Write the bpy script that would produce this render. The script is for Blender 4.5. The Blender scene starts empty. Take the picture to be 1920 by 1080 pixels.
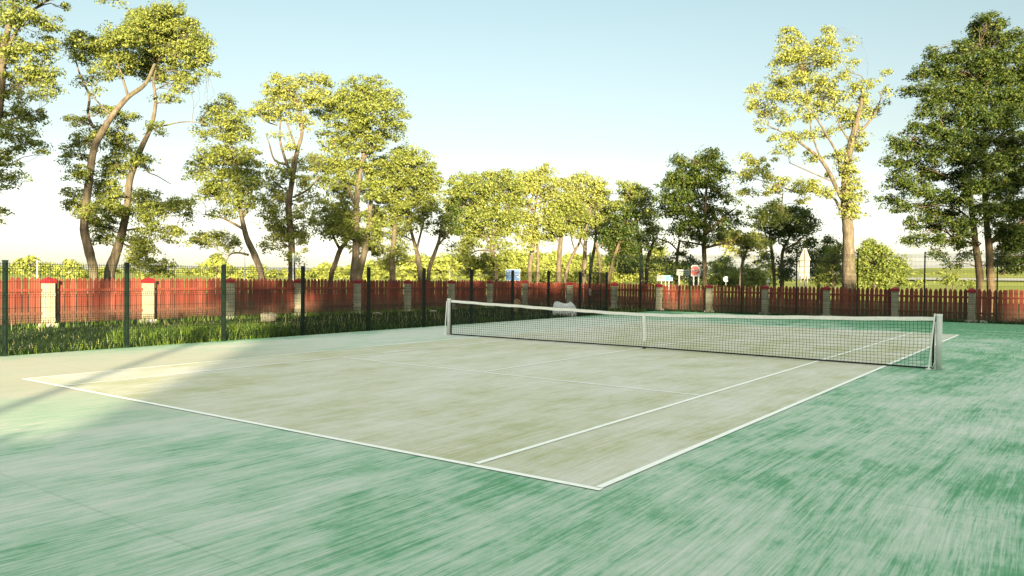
import bpy, math, random
import numpy as np
from mathutils import Vector, Matrix
R_ = math.radians
sc = bpy.context.scene
col = sc.collection
rnd = random.Random(7)

# ------------------------------------------------------------------ camera
FPX = 1455.05                                    # focal length in pixels of a 1920 wide frame
CAM = np.array([8.7277, -17.5495, 1.7879])
YAW, PIT, ROL = -0.63243642, -0.01552390, 0.00981651
cy_, sy_, cp_, sp_, cr_, sr_ = math.cos(YAW), math.sin(YAW), math.cos(PIT), math.sin(PIT), math.cos(ROL), math.sin(ROL)
FWD = np.array([sy_*cp_, cy_*cp_, sp_]); RG0 = np.array([cy_, -sy_, 0.0]); UP0 = np.cross(RG0, FWD)
RGT = RG0*cr_ + UP0*sr_; UPV = -RG0*sr_ + UP0*cr_
cam_d = bpy.data.cameras.new('camera'); cam = bpy.data.objects.new('camera', cam_d); col.objects.link(cam)
m = Matrix(((RGT[0], UPV[0], -FWD[0], CAM[0]), (RGT[1], UPV[1], -FWD[1], CAM[1]), (RGT[2], UPV[2], -FWD[2], CAM[2]), (0, 0, 0, 1)))
cam.matrix_world = m
cam_d.sensor_width = 36; cam_d.lens = FPX/1920*36
cam_d.clip_start = .1; cam_d.clip_end = 5000
sc.camera = cam

# ------------------------------------------------------------------ light
SUN_AZ, SUN_EL = 135.6, 7.5                      # degrees; azimuth clockwise from +Y, towards the sun
w = bpy.data.worlds.new('World'); sc.world = w; w.use_nodes = True
nt = w.node_tree; nt.nodes.clear()
out = nt.nodes.new('ShaderNodeOutputWorld'); bg = nt.nodes.new('ShaderNodeBackground')
sky = nt.nodes.new('ShaderNodeTexSky'); sky.sky_type = 'NISHITA'; sky.sun_disc = False
sky.sun_elevation = R_(SUN_EL); sky.sun_rotation = R_(SUN_AZ)
sky.air_density = 1.0; sky.dust_density = 1.2; sky.ozone_density = 1.0; sky.altitude = 50
hs = nt.nodes.new('ShaderNodeHueSaturation'); hs.inputs['Saturation'].default_value = .62
tn = nt.nodes.new('ShaderNodeMix'); tn.data_type = 'RGBA'; tn.blend_type = 'MULTIPLY'; tn.inputs[0].default_value = 1; tn.inputs[7].default_value = (1.06, 1.0, .90, 1)
nt.links.new(sky.outputs[0], hs.inputs['Color']); nt.links.new(hs.outputs[0], tn.inputs[6])
# sky shaped by elevation: low band dimmed, zenith boosted to light the court
wtc = nt.nodes.new('ShaderNodeTexCoord'); wsp = nt.nodes.new('ShaderNodeSeparateXYZ'); nt.links.new(wtc.outputs['Generated'], wsp.inputs[0])
wcr = nt.nodes.new('ShaderNodeValToRGB'); wcr.color_ramp.interpolation = 'LINEAR'; nt.links.new(wsp.outputs[2], wcr.inputs[0])
el_ = wcr.color_ramp.elements
SKY = [(0, (.62, .74, .92)), (.03, (.55, .61, .76)), (.07, (.48, .50, .60)), (.16, (.42, .445, .475)), (.34, (.39, .475, .495)), (.85, (2.45, 2.30, 1.90))]
while len(el_) < len(SKY): el_.new(.5)
for e_, (p_, c_) in zip(el_, SKY): e_.position = p_; e_.color = (*[x/2.5 for x in c_], 1)
wmu = nt.nodes.new('ShaderNodeVectorMath'); wmu.operation = 'MULTIPLY'; nt.links.new(tn.outputs[2], wmu.inputs[0]); nt.links.new(wcr.outputs[0], wmu.inputs[1])
nt.links.new(wmu.outputs[0], bg.inputs[0]); nt.links.new(bg.outputs[0], out.inputs[0])
bg.inputs[1].default_value = 0.285
sd = bpy.data.lights.new('sun', 'SUN'); sd.energy = 4.9; sd.angle = R_(.8); sd.color = (1.0, .81, .55)
sun = bpy.data.objects.new('sun', sd); col.objects.link(sun)
SDIR = Vector((math.sin(R_(SUN_AZ))*math.cos(R_(SUN_EL)), math.cos(R_(SUN_AZ))*math.cos(R_(SUN_EL)), math.sin(R_(SUN_EL))))
sun.rotation_euler = SDIR.to_track_quat('Z', 'Y').to_euler()
sun.location = (30, -40, 30)
sc.view_settings.view_transform = 'Standard'; sc.view_settings.look = 'None'
sc.view_settings.gamma = 1; sc.view_settings.exposure = 2.34
sc.render.engine = 'CYCLES'
sc.cycles.max_bounces = 8; sc.cycles.transparent_max_bounces = 8

# ------------------------------------------------------------------ helpers
def ray(u, v): return FWD + RGT*((u-960)/FPX) - UPV*((v-540)/FPX)
def at(u, v, d): return CAM + ray(u, v)*d                       # a point d metres ahead, measured along the view axis
def onz(u, v, z=0.0):
    r = ray(u, v); return CAM + r*((z-CAM[2])/r[2])

def tag(o, label=None, cat=None, group=None, kind=None):
    if label: o['label'] = label
    if cat: o['category'] = cat
    if group: o['group'] = group
    if kind: o['kind'] = kind
    return o
def empty(name, loc=(0, 0, 0)):
    o = bpy.data.objects.new(name, None); col.objects.link(o); o.location = loc
    o.empty_display_size = .2
    return o
def put(o, parent):
    if parent is not None:
        o.parent = parent
        o.matrix_parent_inverse = Matrix.Translation(parent.location).inverted() if parent.parent is None and parent.type == 'EMPTY' else Matrix.Identity(4)
    return o

class MB:
    def __init__(s): s.v = []; s.f = []; s.mi = []
    def add(s, vs, fs, mi=0):
        n = len(s.v); s.v += [tuple(p) for p in vs]; s.f += [tuple(i+n for i in f) for f in fs]; s.mi += [mi]*len(fs)
        return s
    def box(s, a, b, mi=0):
        (x0, y0, z0), (x1, y1, z1) = a, b
        return s.add([(x0,y0,z0),(x1,y0,z0),(x1,y1,z0),(x0,y1,z0),(x0,y0,z1),(x1,y0,z1),(x1,y1,z1),(x0,y1,z1)],
                     [(0,3,2,1),(4,5,6,7),(0,1,5,4),(1,2,6,5),(2,3,7,6),(3,0,4,7)], mi)
    def tube(s, pts, rad, n=8, cap=True, mi=0):
        pts = [np.array(p, float) for p in pts]
        if not hasattr(rad, '__len__'): rad = [rad]*len(pts)
        base = len(s.v); prev = None
        for i, p in enumerate(pts):
            t = pts[min(i+1, len(pts)-1)] - pts[max(i-1, 0)]; t /= (np.linalg.norm(t)+1e-9)
            if prev is None:
                a = np.array([0, 0, 1.]) if abs(t[2]) < .9 else np.array([1., 0, 0])
                x = np.cross(a, t)
            else: x = prev - t*np.dot(prev, t)
            x /= (np.linalg.norm(x)+1e-9); prev = x; y = np.cross(t, x)
            for k in range(n):
                an = 2*math.pi*(k+.5)/n
                s.v.append(tuple(p + (x*math.cos(an)+y*math.sin(an))*rad[i]))
        for i in range(len(pts)-1):
            for k in range(n):
                a = base+i*n+k; b = base+i*n+(k+1) % n
                s.f.append((a, b, b+n, a+n)); s.mi.append(mi)
        if cap:
            s.f.append(tuple(base+k for k in range(n))[::-1]); s.mi.append(mi)
            s.f.append(tuple(base+(len(pts)-1)*n+k for k in range(n))); s.mi.append(mi)
        return s
    def build(s, name, mat, parent=None, smooth=False, origin=None):
        me = bpy.data.meshes.new(name)
        vs = s.v
        par_loc = Vector((0, 0, 0))
        me.from_pydata(vs, [], s.f)
        mats = mat if isinstance(mat, (list, tuple)) else [mat]
        for mm in mats: me.materials.append(mm)
        if len(mats) > 1: me.polygons.foreach_set('material_index', s.mi)
        if smooth: me.polygons.foreach_set('use_smooth', [True]*len(me.polygons))
        me.update()
        o = bpy.data.objects.new(name, me); col.objects.link(o)
        if parent is not None:
            o.parent = parent
            root = parent
            while root.parent is not None: root = root.parent
            if root is parent: o.matrix_parent_inverse = Matrix.Translation(-root.location) if root.type == 'EMPTY' else Matrix.Identity(4)
        elif origin is not None:
            me.transform(Matrix.Translation(-Vector(origin))); o.location = origin
        return o

# ------------------------------------------------------------------ materials
def newmat(name):
    mt = bpy.data.materials.new(name); mt.use_nodes = True
    n = mt.node_tree.nodes; b = n['Principled BSDF']
    return mt, n, mt.node_tree.links, b
def noise(n, l, co, scale, detail=4, rough=.55, vec=None):
    t = n.new('ShaderNodeTexNoise'); t.inputs['Scale'].default_value = scale; t.inputs['Detail'].default_value = detail; t.inputs['Roughness'].default_value = rough
    if vec is not None:
        mp = n.new('ShaderNodeMapping'); mp.inputs['Scale'].default_value = vec; l.new(co, mp.inputs[0]); l.new(mp.outputs[0], t.inputs[0])
    else: l.new(co, t.inputs[0])
    return t.outputs[0]
def ramp(n, l, f, stops):
    r = n.new('ShaderNodeValToRGB'); l.new(f, r.inputs[0]); e = r.color_ramp.elements
    while len(e) < len(stops): e.new(.5)
    for el, (p, c) in zip(e, stops):
        el.position = p; el.color = (c, c, c, 1) if not hasattr(c, '__len__') else (*c, 1)
    return r.outputs[0]
def mix(n, l, f, a, b, kind='MIX'):
    x = n.new('ShaderNodeMix'); x.data_type = 'RGBA'; x.blend_type = kind
    for val, i in ((f, 0), (a, 6), (b, 7)):
        if hasattr(val, 'is_linked') or hasattr(val, 'links'): l.new(val, x.inputs[i])
        elif i == 0: x.inputs[0].default_value = val
        else: x.inputs[i].default_value = (*val, 1)
    return x.outputs[2]
def math_(n, l, op, a, b=None, clamp=False):
    x = n.new('ShaderNodeMath'); x.operation = op; x.use_clamp = clamp
    for i, val in enumerate((a, b)):
        if val is None: continue
        if hasattr(val, 'links'): l.new(val, x.inputs[i])
        else: x.inputs[i].default_value = val
    return x.outputs[0]
def simple(name, c, rough=.6, var=.25, scale=6, metal=0, spec=.3, bump=0):
    mt, n, l, b = newmat(name)
    g = n.new('ShaderNodeTexCoord').outputs['Object']
    f = noise(n, l, g, scale, 5)
    lo = tuple(x*(1-var) for x in c); hi = tuple(min(1, x*(1+var)) for x in c)
    l.new(ramp(n, l, f, [(.3, lo), (.7, hi)]), b.inputs['Base Color'])
    b.inputs['Roughness'].default_value = rough; b.inputs['Metallic'].default_value = metal
    b.inputs['Specular IOR Level'].default_value = spec
    if bump:
        bp = n.new('ShaderNodeBump'); bp.inputs['Strength'].default_value = bump; bp.inputs['Distance'].default_value = .02
        l.new(f, bp.inputs['Height']); l.new(bp.outputs[0], b.inputs['Normal'])
    return mt
def leafmat(name, stops, trans=.35, rough=.5):
    mt, n, l, b = newmat(name)
    gi = n.new('ShaderNodeNewGeometry')
    c = ramp(n, l, gi.outputs['Random Per Island'], stops)
    l.new(c, b.inputs['Base Color']); b.inputs['Roughness'].default_value = rough; b.inputs['Specular IOR Level'].default_value = .25
    tr = n.new('ShaderNodeBsdfTranslucent'); l.new(c, tr.inputs[0])
    ms = n.new('ShaderNodeMixShader'); ms.inputs[0].default_value = trans
    l.new(b.outputs[0], ms.inputs[1]); l.new(tr.outputs[0], ms.inputs[2]); l.new(ms.outputs[0], n['Material Output'].inputs[0])
    return mt

M = {}
M['white'] = simple('white_paint', (.78, .78, .74), .45, .06, 9)
M['post_paint'] = simple('pale_grey_paint', (.55, .57, .54), .4, .1, 5)
M['tape'] = simple('white_tape', (.80, .79, .74), .7, .08, 14)
M['cord'] = simple('black_cord', (.012, .014, .013), .8, .2, 30)
M['green_steel'] = simple('dark_green_coated_steel', (.006, .016, .010), .4, .3, 8)
M['wire'] = simple('green_coated_wire', (.004, .009, .006), .45, .3, 20)
M['lock'] = simple('brushed_steel', (.5, .5, .48), .3, .1, 20, metal=.8)
M['cap'] = simple('red_cap_paint', (.21, .013, .017), .55, .25, 7)
M['concrete'] = simple('pale_concrete', (.42, .40, .34), .9, .2, 11, bump=.3)
M['stone'] = simple('pale_field_stone', (.19, .18, .13), .9, .4, 14, bump=.5)
M['galv'] = simple('galvanised_steel', (.26, .25, .20), .6, .15, 9)
M['wood_stake'] = simple('weathered_wood', (.30, .22, .13), .85, .3, 12)
M['wicker'] = simple('brown_cut_wood', (.22, .12, .06), .85, .4, 16, bump=.4)
M['letter_white'] = simple('white_lettering', (.82, .82, .80), .5, .05, 9)
M['letter_dark'] = simple('dark_lettering', (.02, .03, .03), .5, .1, 9)
M['sign_white'] = simple('dull_white_sign_face', (.36, .37, .36), .5, .08, 9)
M['sign_red'] = simple('red_sign_face', (.36, .03, .03), .45, .1, 6)
M['sign_blue'] = simple('blue_sign_face', (.012, .10, .26), .45, .12, 6)
M['sign_teal'] = simple('turquoise_sign_face', (.05, .42, .52), .45, .12, 6)
M['sign_grey'] = simple('grey_green_sign_face', (.22, .29, .24), .5, .15, 6)
M['plastic'] = simple('white_plastic_sheet', (.74, .76, .76), .45, .10, 5, bump=.4)

def picket_mat():
    mt, n, l, b = newmat('red_picket_paint')
    tc = n.new('ShaderNodeTexCoord').outputs['Object']
    gi = n.new('ShaderNodeNewGeometry')
    r = ramp(n, l, gi.outputs['Random Per Island'], [(0, (.115, .026, .017)), (.5, (.175, .040, .025)), (1, (.25, .064, .040))])
    st = noise(n, l, tc, 1, 4, .6, (22, 22, 1.5))
    c = mix(n, l, ramp(n, l, st, [(.35, .0), (.75, .5)]), r, (.13, .028, .016))
    sp = n.new('ShaderNodeSeparateXYZ'); l.new(tc, sp.inputs[0])
    dz = n.new('ShaderNodeMapRange'); dz.inputs[1].default_value = .12; dz.inputs[2].default_value = .55; dz.inputs[3].default_value = .75; dz.inputs[4].default_value = 0
    l.new(math_(n, l, 'ADD', sp.outputs[2], math_(n, l, 'MULTIPLY', noise(n, l, tc, 3, 4), -.45)), dz.inputs[0])
    c = mix(n, l, dz.outputs[0], c, (.085, .055, .035))               # splashed soil along the bottom
    l.new(c, b.inputs['Base Color']); b.inputs['Roughness'].default_value = .6; b.inputs['Specular IOR Level'].default_value = .25
    return mt
M['picket'] = picket_mat()
def block_mat(name, c1, c2, mortar):
    mt, n, l, b = newmat(name)
    tc = n.new('ShaderNodeTexCoord').outputs['Object']
    sp = n.new('ShaderNodeSeparateXYZ'); l.new(tc, sp.inputs[0])
    fr = math_(n, l, 'FRACT', math_(n, l, 'MULTIPLY', sp.outputs[2], 1/.24))
    j = math_(n, l, 'LESS_THAN', fr, .07)
    fl = math_(n, l, 'FLOOR', math_(n, l, 'MULTIPLY', sp.outputs[2], 1/.24))
    wn = n.new('ShaderNodeTexWhiteNoise'); wn.noise_dimensions = '4D'
    l.new(fl, wn.inputs['W']);
    rr = n.new('ShaderNodeMapping'); rr.inputs['Scale'].default_value = (.6, .6, 0); l.new(tc, rr.inputs[0])
    sn = n.new('ShaderNodeVectorMath'); sn.operation = 'SNAP'; sn.inputs[1].default_value = (1, 1, 1); l.new(rr.outputs[0], sn.inputs[0]); l.new(sn.outputs[0], wn.inputs['Vector'])
    base = mix(n, l, wn.outputs[0], c1, c2)
    base = mix(n, l, ramp(n, l, noise(n, l, tc, 18, 5), [(.35, 0), (.8, .4)]), base, tuple(x*.65 for x in c1))
    l.new(mix(n, l, j, base, mortar), b.inputs['Base Color']); b.inputs['Roughness'].default_value = .9
    bp = n.new('ShaderNodeBump'); bp.inputs['Strength'].default_value = .6; bp.inputs['Distance'].default_value = .01
    l.new(math_(n, l, 'SUBTRACT', noise(n, l, tc, 60, 3), j), bp.inputs['Height']); l.new(bp.outputs[0], b.inputs['Normal'])
    return mt
M['block'] = block_mat('grey_block_pillar', (.20, .20, .14), (.30, .29, .21), (.10, .095, .065))
M['block_pale'] = block_mat('cream_block_pillar', (.31, .275, .185), (.36, .32, .22), (.26, .235, .16))

def bark_mat(name, c1, c2):
    mt, n, l, b = newmat(name)
    tc = n.new('ShaderNodeTexCoord').outputs['Object']
    f = noise(n, l, tc, 1, 6, .65, (9, 9, 2.2)); g = noise(n, l, tc, 1.1, 3)
    c = ramp(n, l, f, [(.32, tuple(x*.45 for x in c1)), (.5, c1), (.72, c2)])
    c = mix(n, l, ramp(n, l, g, [(.45, 0), (.7, .5)]), c, (.10, .10, .05))
    l.new(c, b.inputs['Base Color']); b.inputs['Roughness'].default_value = .95; b.inputs['Specular IOR Level'].default_value = .1
    bp = n.new('ShaderNodeBump'); bp.inputs['Strength'].default_value = .8; bp.inputs['Distance'].default_value = .04
    l.new(f, bp.inputs['Height']); l.new(bp.outputs[0], b.inputs['Normal'])
    return mt
M['bark'] = bark_mat('ash_bark', (.105, .086, .060), (.185, .157, .112))
M['bark_dark'] = bark_mat('dark_bark', (.10, .075, .045), (.17, .13, .08))
M['leaf'] = leafmat('ash_leaves', [(0, (.110, .150, .030)), (.5, (.190, .232, .044)), (1, (.275, .295, .070))])
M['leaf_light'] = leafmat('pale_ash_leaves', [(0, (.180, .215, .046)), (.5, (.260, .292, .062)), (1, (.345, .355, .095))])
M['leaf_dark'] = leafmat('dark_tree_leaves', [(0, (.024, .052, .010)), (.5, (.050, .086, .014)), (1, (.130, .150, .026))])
M['leaf_willow'] = leafmat('willow_leaves', [(0, (.110, .160, .030)), (.5, (.175, .225, .040)), (1, (.260, .290, .064))])
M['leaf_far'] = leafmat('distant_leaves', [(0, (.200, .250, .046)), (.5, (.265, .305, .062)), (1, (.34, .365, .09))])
M['grass'] = leafmat('long_grass', [(0, (.009, .025, .006)), (.6, (.015, .041, .008)), (1, (.034, .058, .012))], .3)
M['straw'] = leafmat('dry_grass', [(0, (.22, .22, .07)), (1, (.40, .36, .17))], .3)
M['weed'] = leafmat('broad_weeds', [(0, (.05, .12, .015)), (1, (.15, .21, .03))], .35)

# court materials -----------------------------------------------------------
def wander(n, l, co):
    """brushing runs slightly askew to the court and wanders"""
    wn = n.new('ShaderNodeTexNoise'); wn.inputs['Scale'].default_value = .06; wn.inputs['Detail'].default_value = 2; l.new(co, wn.inputs[0])
    su = n.new('ShaderNodeVectorMath'); su.operation = 'MULTIPLY_ADD'; su.inputs[1].default_value = (1.3, 1.3, 0); l.new(wn.outputs['Color'], su.inputs[0]); l.new(co, su.inputs[2])
    rt = n.new('ShaderNodeMapping'); rt.inputs['Rotation'].default_value = (0, 0, R_(1)); l.new(su.outputs[0], rt.inputs[0])
    return rt.outputs[0]
def court_mat(name, deep, mid, sand, inner):
    mt, n, l, b = newmat(name)
    tc = n.new('ShaderNodeTexCoord').outputs['Object']
    sp = n.new('ShaderNodeSeparateXYZ'); l.new(tc, sp.inputs[0])
    tc = wander(n, l, tc)
    X, Y = sp.outputs[0], sp.outputs[1]
    big = noise(n, l, tc, 1, 3, .5, (.16, .09, 1))
    strk = noise(n, l, tc, 1, 9, .72, (3.0, .30, 1))              # brushed along the length
    fine = noise(n, l, tc, 1, 6, .7, (24, .9, 1))
    cross = noise(n, l, tc, 1, 6, .65, (.35, 1.7, 1))             # brushed across
    patch = noise(n, l, tc, 1, 11, .74, (1.0, .62, 1))
    grain = noise(n, l, tc, 90, 3, .7)
    # how much the cross brushing shows: only on the right hand run-off and near the far end
    rx = ramp(n, l, math_(n, l, 'MULTIPLY_ADD', X, .12), [(0, 0), (1, 1)])
    mx = n.new('ShaderNodeMapRange'); mx.inputs[1].default_value = 5.8; mx.inputs[2].default_value = 9.5; l.new(X, mx.inputs[0])
    my = n.new('ShaderNodeMapRange'); my.inputs[1].default_value = -9; my.inputs[2].default_value = -4; l.new(Y, my.inputs[0])
    cw = math_(n, l, 'MULTIPLY', mx.outputs[0], my.outputs[0]) if not inner else 0.25
    st = n.new('ShaderNodeMix'); l.new(strk, st.inputs[2]); l.new(cross, st.inputs[3])
    if inner: st.inputs[0].default_value = .3
    else: l.new(cw, st.inputs[0])
    s = st.outputs[0]
    # sand amount: broad drifts, brushed bands, fine bristle lines
    hair = noise(n, l, tc, 1, 4, .7, (70, 2.6, 1))
    band = noise(n, l, tc, 1, 6, .62, (8, .34, 1))
    a = math_(n, l, 'MULTIPLY', s, .22)
    for src_, w_ in ((big, .54), (patch, .84), (band, .26), (fine, .46), (hair, .46)):
        a = math_(n, l, 'ADD', a, math_(n, l, 'MULTIPLY', src_, w_))
    a = math_(n, l, 'SUBTRACT', a, .14)
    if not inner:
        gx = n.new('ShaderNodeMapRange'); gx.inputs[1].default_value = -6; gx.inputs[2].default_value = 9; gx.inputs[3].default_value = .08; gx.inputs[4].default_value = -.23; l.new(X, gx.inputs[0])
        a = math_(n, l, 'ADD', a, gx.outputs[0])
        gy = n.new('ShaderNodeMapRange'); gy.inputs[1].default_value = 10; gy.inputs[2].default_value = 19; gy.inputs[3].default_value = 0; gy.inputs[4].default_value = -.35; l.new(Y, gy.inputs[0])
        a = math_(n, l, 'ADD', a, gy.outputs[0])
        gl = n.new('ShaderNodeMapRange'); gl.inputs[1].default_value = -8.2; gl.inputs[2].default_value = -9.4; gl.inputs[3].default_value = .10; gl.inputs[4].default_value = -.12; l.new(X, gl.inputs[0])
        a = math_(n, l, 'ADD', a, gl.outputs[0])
    f = ramp(n, l, math_(n, l, 'MULTIPLY', a, .5), [(.565, 0), (.628, .45), (.70, 1)])
    f2 = ramp(n, l, math_(n, l, 'MULTIPLY', a, .5), [(.52, 0), (.61, 1)])
    c = mix(n, l, f2, deep, mid)
    if not inner:                                                     # more sand at near left, tinted cream to paint in the sun there
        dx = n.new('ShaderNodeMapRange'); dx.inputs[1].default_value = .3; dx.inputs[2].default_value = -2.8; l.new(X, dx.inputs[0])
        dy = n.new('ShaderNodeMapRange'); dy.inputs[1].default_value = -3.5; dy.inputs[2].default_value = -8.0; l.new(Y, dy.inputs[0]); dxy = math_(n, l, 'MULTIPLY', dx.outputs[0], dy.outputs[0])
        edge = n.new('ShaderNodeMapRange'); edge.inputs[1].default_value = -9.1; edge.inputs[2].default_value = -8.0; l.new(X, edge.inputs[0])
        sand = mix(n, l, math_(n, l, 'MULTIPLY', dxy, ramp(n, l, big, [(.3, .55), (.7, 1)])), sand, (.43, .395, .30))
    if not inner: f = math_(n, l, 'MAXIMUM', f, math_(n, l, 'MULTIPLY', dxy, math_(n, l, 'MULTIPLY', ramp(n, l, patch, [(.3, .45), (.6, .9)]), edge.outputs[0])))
    c = mix(n, l, f, c, sand)
    h1 = ramp(n, l, noise(n, l, tc, 1, 3, .6, (34, .55, 1)), [(.50, 0), (.60, 1)]); h2 = ramp(n, l, noise(n, l, tc, 1, 3, .6, (41, .8, 3)), [(.38, 1), (.47, 0)])
    pz = ramp(n, l, patch, [(.36, .25), (.62, 1)])
    c = mix(n, l, math_(n, l, 'MULTIPLY', math_(n, l, 'MULTIPLY', h1, pz), .50), c, sand)
    c = mix(n, l, math_(n, l, 'MULTIPLY', h2, .30), c, tuple(x*.8 for x in mid))
    c = mix(n, l, ramp(n, l, grain, [(.3, .22), (.62, 0)]), c, tuple(x*.55 for x in mid))
    # turf roll seams
    ys = math_(n, l, 'FRACT', math_(n, l, 'MULTIPLY', math_(n, l, 'ADD', Y, 12.72 if not inner else 12.72), 1/3.98))
    jy = math_(n, l, 'LESS_THAN', math_(n, l, 'ABSOLUTE', math_(n, l, 'SUBTRACT', ys, .5)), .0035)
    jy = math_(n, l, 'MULTIPLY', jy, ramp(n, l, patch, [(.42, 0), (.62, .22)]))
    c = mix(n, l, jy, c, tuple(x*.55 for x in deep))
    l.new(c, b.inputs['Base Color']); b.inputs['Roughness'].default_value = .92; b.inputs['Specular IOR Level'].default_value = .12
    bp = n.new('ShaderNodeBump'); bp.inputs['Strength'].default_value = .35; bp.inputs['Distance'].default_value = .006
    l.new(math_(n, l, 'ADD', grain, math_(n, l, 'MULTIPLY', fine, .6)), bp.inputs['Height']); l.new(bp.outputs[0], b.inputs['Normal'])
    return mt
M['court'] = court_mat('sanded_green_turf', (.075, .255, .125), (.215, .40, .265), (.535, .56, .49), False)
M['play'] = court_mat('sanded_olive_turf', (.365, .385, .215), (.43, .435, .275), (.60, .59, .535), True)
def line_mat():
    mt, n, l, b = newmat('worn_white_line')
    tc = n.new('ShaderNodeTexCoord').outputs['Object']
    f = noise(n, l, tc, 14, 6, .7)
    l.new(ramp(n, l, f, [(.25, (.66, .68, .60)), (.45, (.80, .81, .76)), (.8, (.86, .86, .82))]), b.inputs['Base Color'])
    b.inputs['Roughness'].default_value = .85
    return mt
M['line'] = line_mat()
def ground_mat(name, c1, c2, c3, sc1=.5):
    mt, n, l, b = newmat(name)
    tc = n.new('ShaderNodeTexCoord').outputs['Object']
    c = mix(n, l, ramp(n, l, noise(n, l, tc, sc1, 5), [(.35, 0), (.65, 1)]), c1, c2)
    c = mix(n, l, ramp(n, l, noise(n, l, tc, 3.2, 6, .7), [(.45, 0), (.7, .7)]), c, c3)
    l.new(c, b.inputs['Base Color']); b.inputs['Roughness'].default_value = 1; b.inputs['Specular IOR Level'].default_value = .05
    return mt
M['turf'] = ground_mat('rough_grass_ground', (.022, .048, .012), (.035, .06, .016), (.06, .062, .028))
M['field'] = ground_mat('far_meadow', (.24, .27, .06), (.32, .32, .08), (.20, .24, .06), .02)

# ------------------------------------------------------------------ ground
def smooth01(t): t = max(0., min(1., t)); return t*t*(3-2*t)
def ground_h(a, r):                                # far country rises a little towards the right of the view
    wgt = smooth01((math.degrees(a)+13.5)/5.0)
    return -.06 + wgt*(max(0, r-150)/300)**1.0*4.6*smooth01((r-150)/200)
def polar(name, radii, angs, mat, zoff=0):
    mb = MB()
    for r in radii:
        for a in angs:
            mb.v.append((CAM[0]+math.sin(a)*r, CAM[1]+math.cos(a)*r, ground_h(a, r)+zoff))
    na = len(angs)
    for i in range(len(radii)-1):
        for k in range(na-1):
            mb.f.append((i*na+k, i*na+k+1, (i+1)*na+k+1, (i+1)*na+k)); mb.mi.append(0)
    return mb.build(name, mat, smooth=True)
angs = [R_(x) for x in np.linspace(-180, 180, 181)]
g = polar('ground', [.01, 20, 40, 60, 75], angs, M['turf']); tag(g, kind='structure')
g = polar('field', [75, 100, 150, 175, 200, 225, 250, 280, 310, 350, 400, 450, 520, 700, 1200, 3000], angs, M['field']); tag(g, kind='structure')

# court slab (a real step above the ground), playing area and painted lines
mb = MB(); CX0, CX1, CY0, CY1 = -9.5, 20.0, -20.6, 20.35
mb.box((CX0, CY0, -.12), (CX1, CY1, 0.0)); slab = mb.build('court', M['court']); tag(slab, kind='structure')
def quadsheet(name, pts, z, mat, parent=None):
    mb = MB(); mb.add([(x, y, z) for x, y in pts], [(0, 1, 2, 3)]); return mb.build(name, mat, parent)
LX0n, LX1n, LX0f, LX1f = (-5.36, -11.98), (5.47, -11.88), (-5.45, 11.62), (5.53, 11.58)
pa = quadsheet('playing_area', [LX0n, LX1n, LX1f, LX0f], .004, M['play']); tag(pa, kind='structure')
def line(a, b, wd, za=.008):
    a = np.array(a); b = np.array(b); d = (b-a)/np.linalg.norm(b-a); q = np.array([-d[1], d[0]])*wd/2
    n = 24; mb = MB()
    for i in range(n+1):
        p = a+(b-a)*i/n; j = rnd.uniform(-.006, .006)
        mb.v += [(*(p-q*(1+j)), za), (*(p+q*(1+j)), za)]
    for i in range(n): mb.f.append((2*i, 2*i+2, 2*i+3, 2*i+1)); mb.mi.append(0)
    o = mb.build('court_line', M['line'], pa)
    return o
line((-5.36, -11.98), (5.52, -11.88), .072)                 # near baseline
line((5.47, -11.835), (5.53, 11.58), .068, .009)              # right doubles line
line((-5.36, -11.93), (-5.45, 11.62), .055, .009)             # left doubles line
line((4.14, -11.83), (4.17, 11.59), .065, .0095)              # right singles line
line((-4.06, -11.9), (-4.0, 11.6), .055, .0095)              # left singles line
line((-4.0, -6.27), (4.10, -6.375), .055, .008)              # near service line
line((-4.0, 6.5), (4.13, 6.5), .05, .008)
line((-.16, -6.26), (-.14, 6.47), .055, .010)                # centre service line
line((-5.42, 11.65), (5.49, 11.61), .06)                    # far baseline
line((5.6, 12.95), (8.2, 13.0), .06, .004); line((5.6, 14.4), (9.2, 14.5), .06, .004)   # older faded lines

# ------------------------------------------------------------------ tennis net
NL = np.array([-6.60, .16]); NR = np.array([6.47, -.06])
def npt(t): return NL+(NR-NL)*t
net = empty('tennis_net', (-.1, .06, 0))
tag(net, 'black tennis net with white top band stretched between two pale posts across the court', 'tennis net')
for p, rad, h in ((NL, .05, 1.08), (NR, .053, 1.10)):
    mb = MB(); mb.tube([(p[0], p[1], 0), (p[0], p[1], h)], rad, 20); po = mb.build('net_post', M['post_paint'], net, True)
    mb = MB(); mb.tube([(p[0], p[1], h-.03), (p[0], p[1], h+.012)], rad+.004, 20); mb.build('post_cap', M['white'], po, False)
t0, t1 = .0075, .9925
def ztop(t): return .885 + .165*abs(2*t-1)**1.15 + .004*math.sin(t*41)+.003*math.sin(t*97+1)
def zbot(t): return .045 - .02*abs(2*t-1)
def sag(t, k): return .012*math.sin(t*37+k*.9)*math.sin(math.pi*k) + .006*math.sin(t*91+k*7)
mb = MB(); mb2 = MB()
NV, NH, CR = 176, 15, .0034
def npoint(i, k):
    t = t0+(t1-t0)*i/NV; p = npt(t); f = k/NH
    z = zbot(t) + (ztop(t)-.03-zbot(t))*f
    bulge = .05*math.sin(math.pi*f)*math.sin(math.pi*t)
    dz = (.012*math.sin(i*.21+k) + rnd.uniform(-.006, .006))*(1-f)*f*2
    dx = .010*math.sin(i*.13+k*.5)*math.sin(math.pi*f)
    return (p[0]+dx, p[1]+bulge+rnd.uniform(-.003, .003), z+dz)
grid = [[npoint(i, k) for k in range(NH+1)] for i in range(NV+1)]
for i in range(NV+1): mb.tube(grid[i], CR, 4, False)
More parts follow.
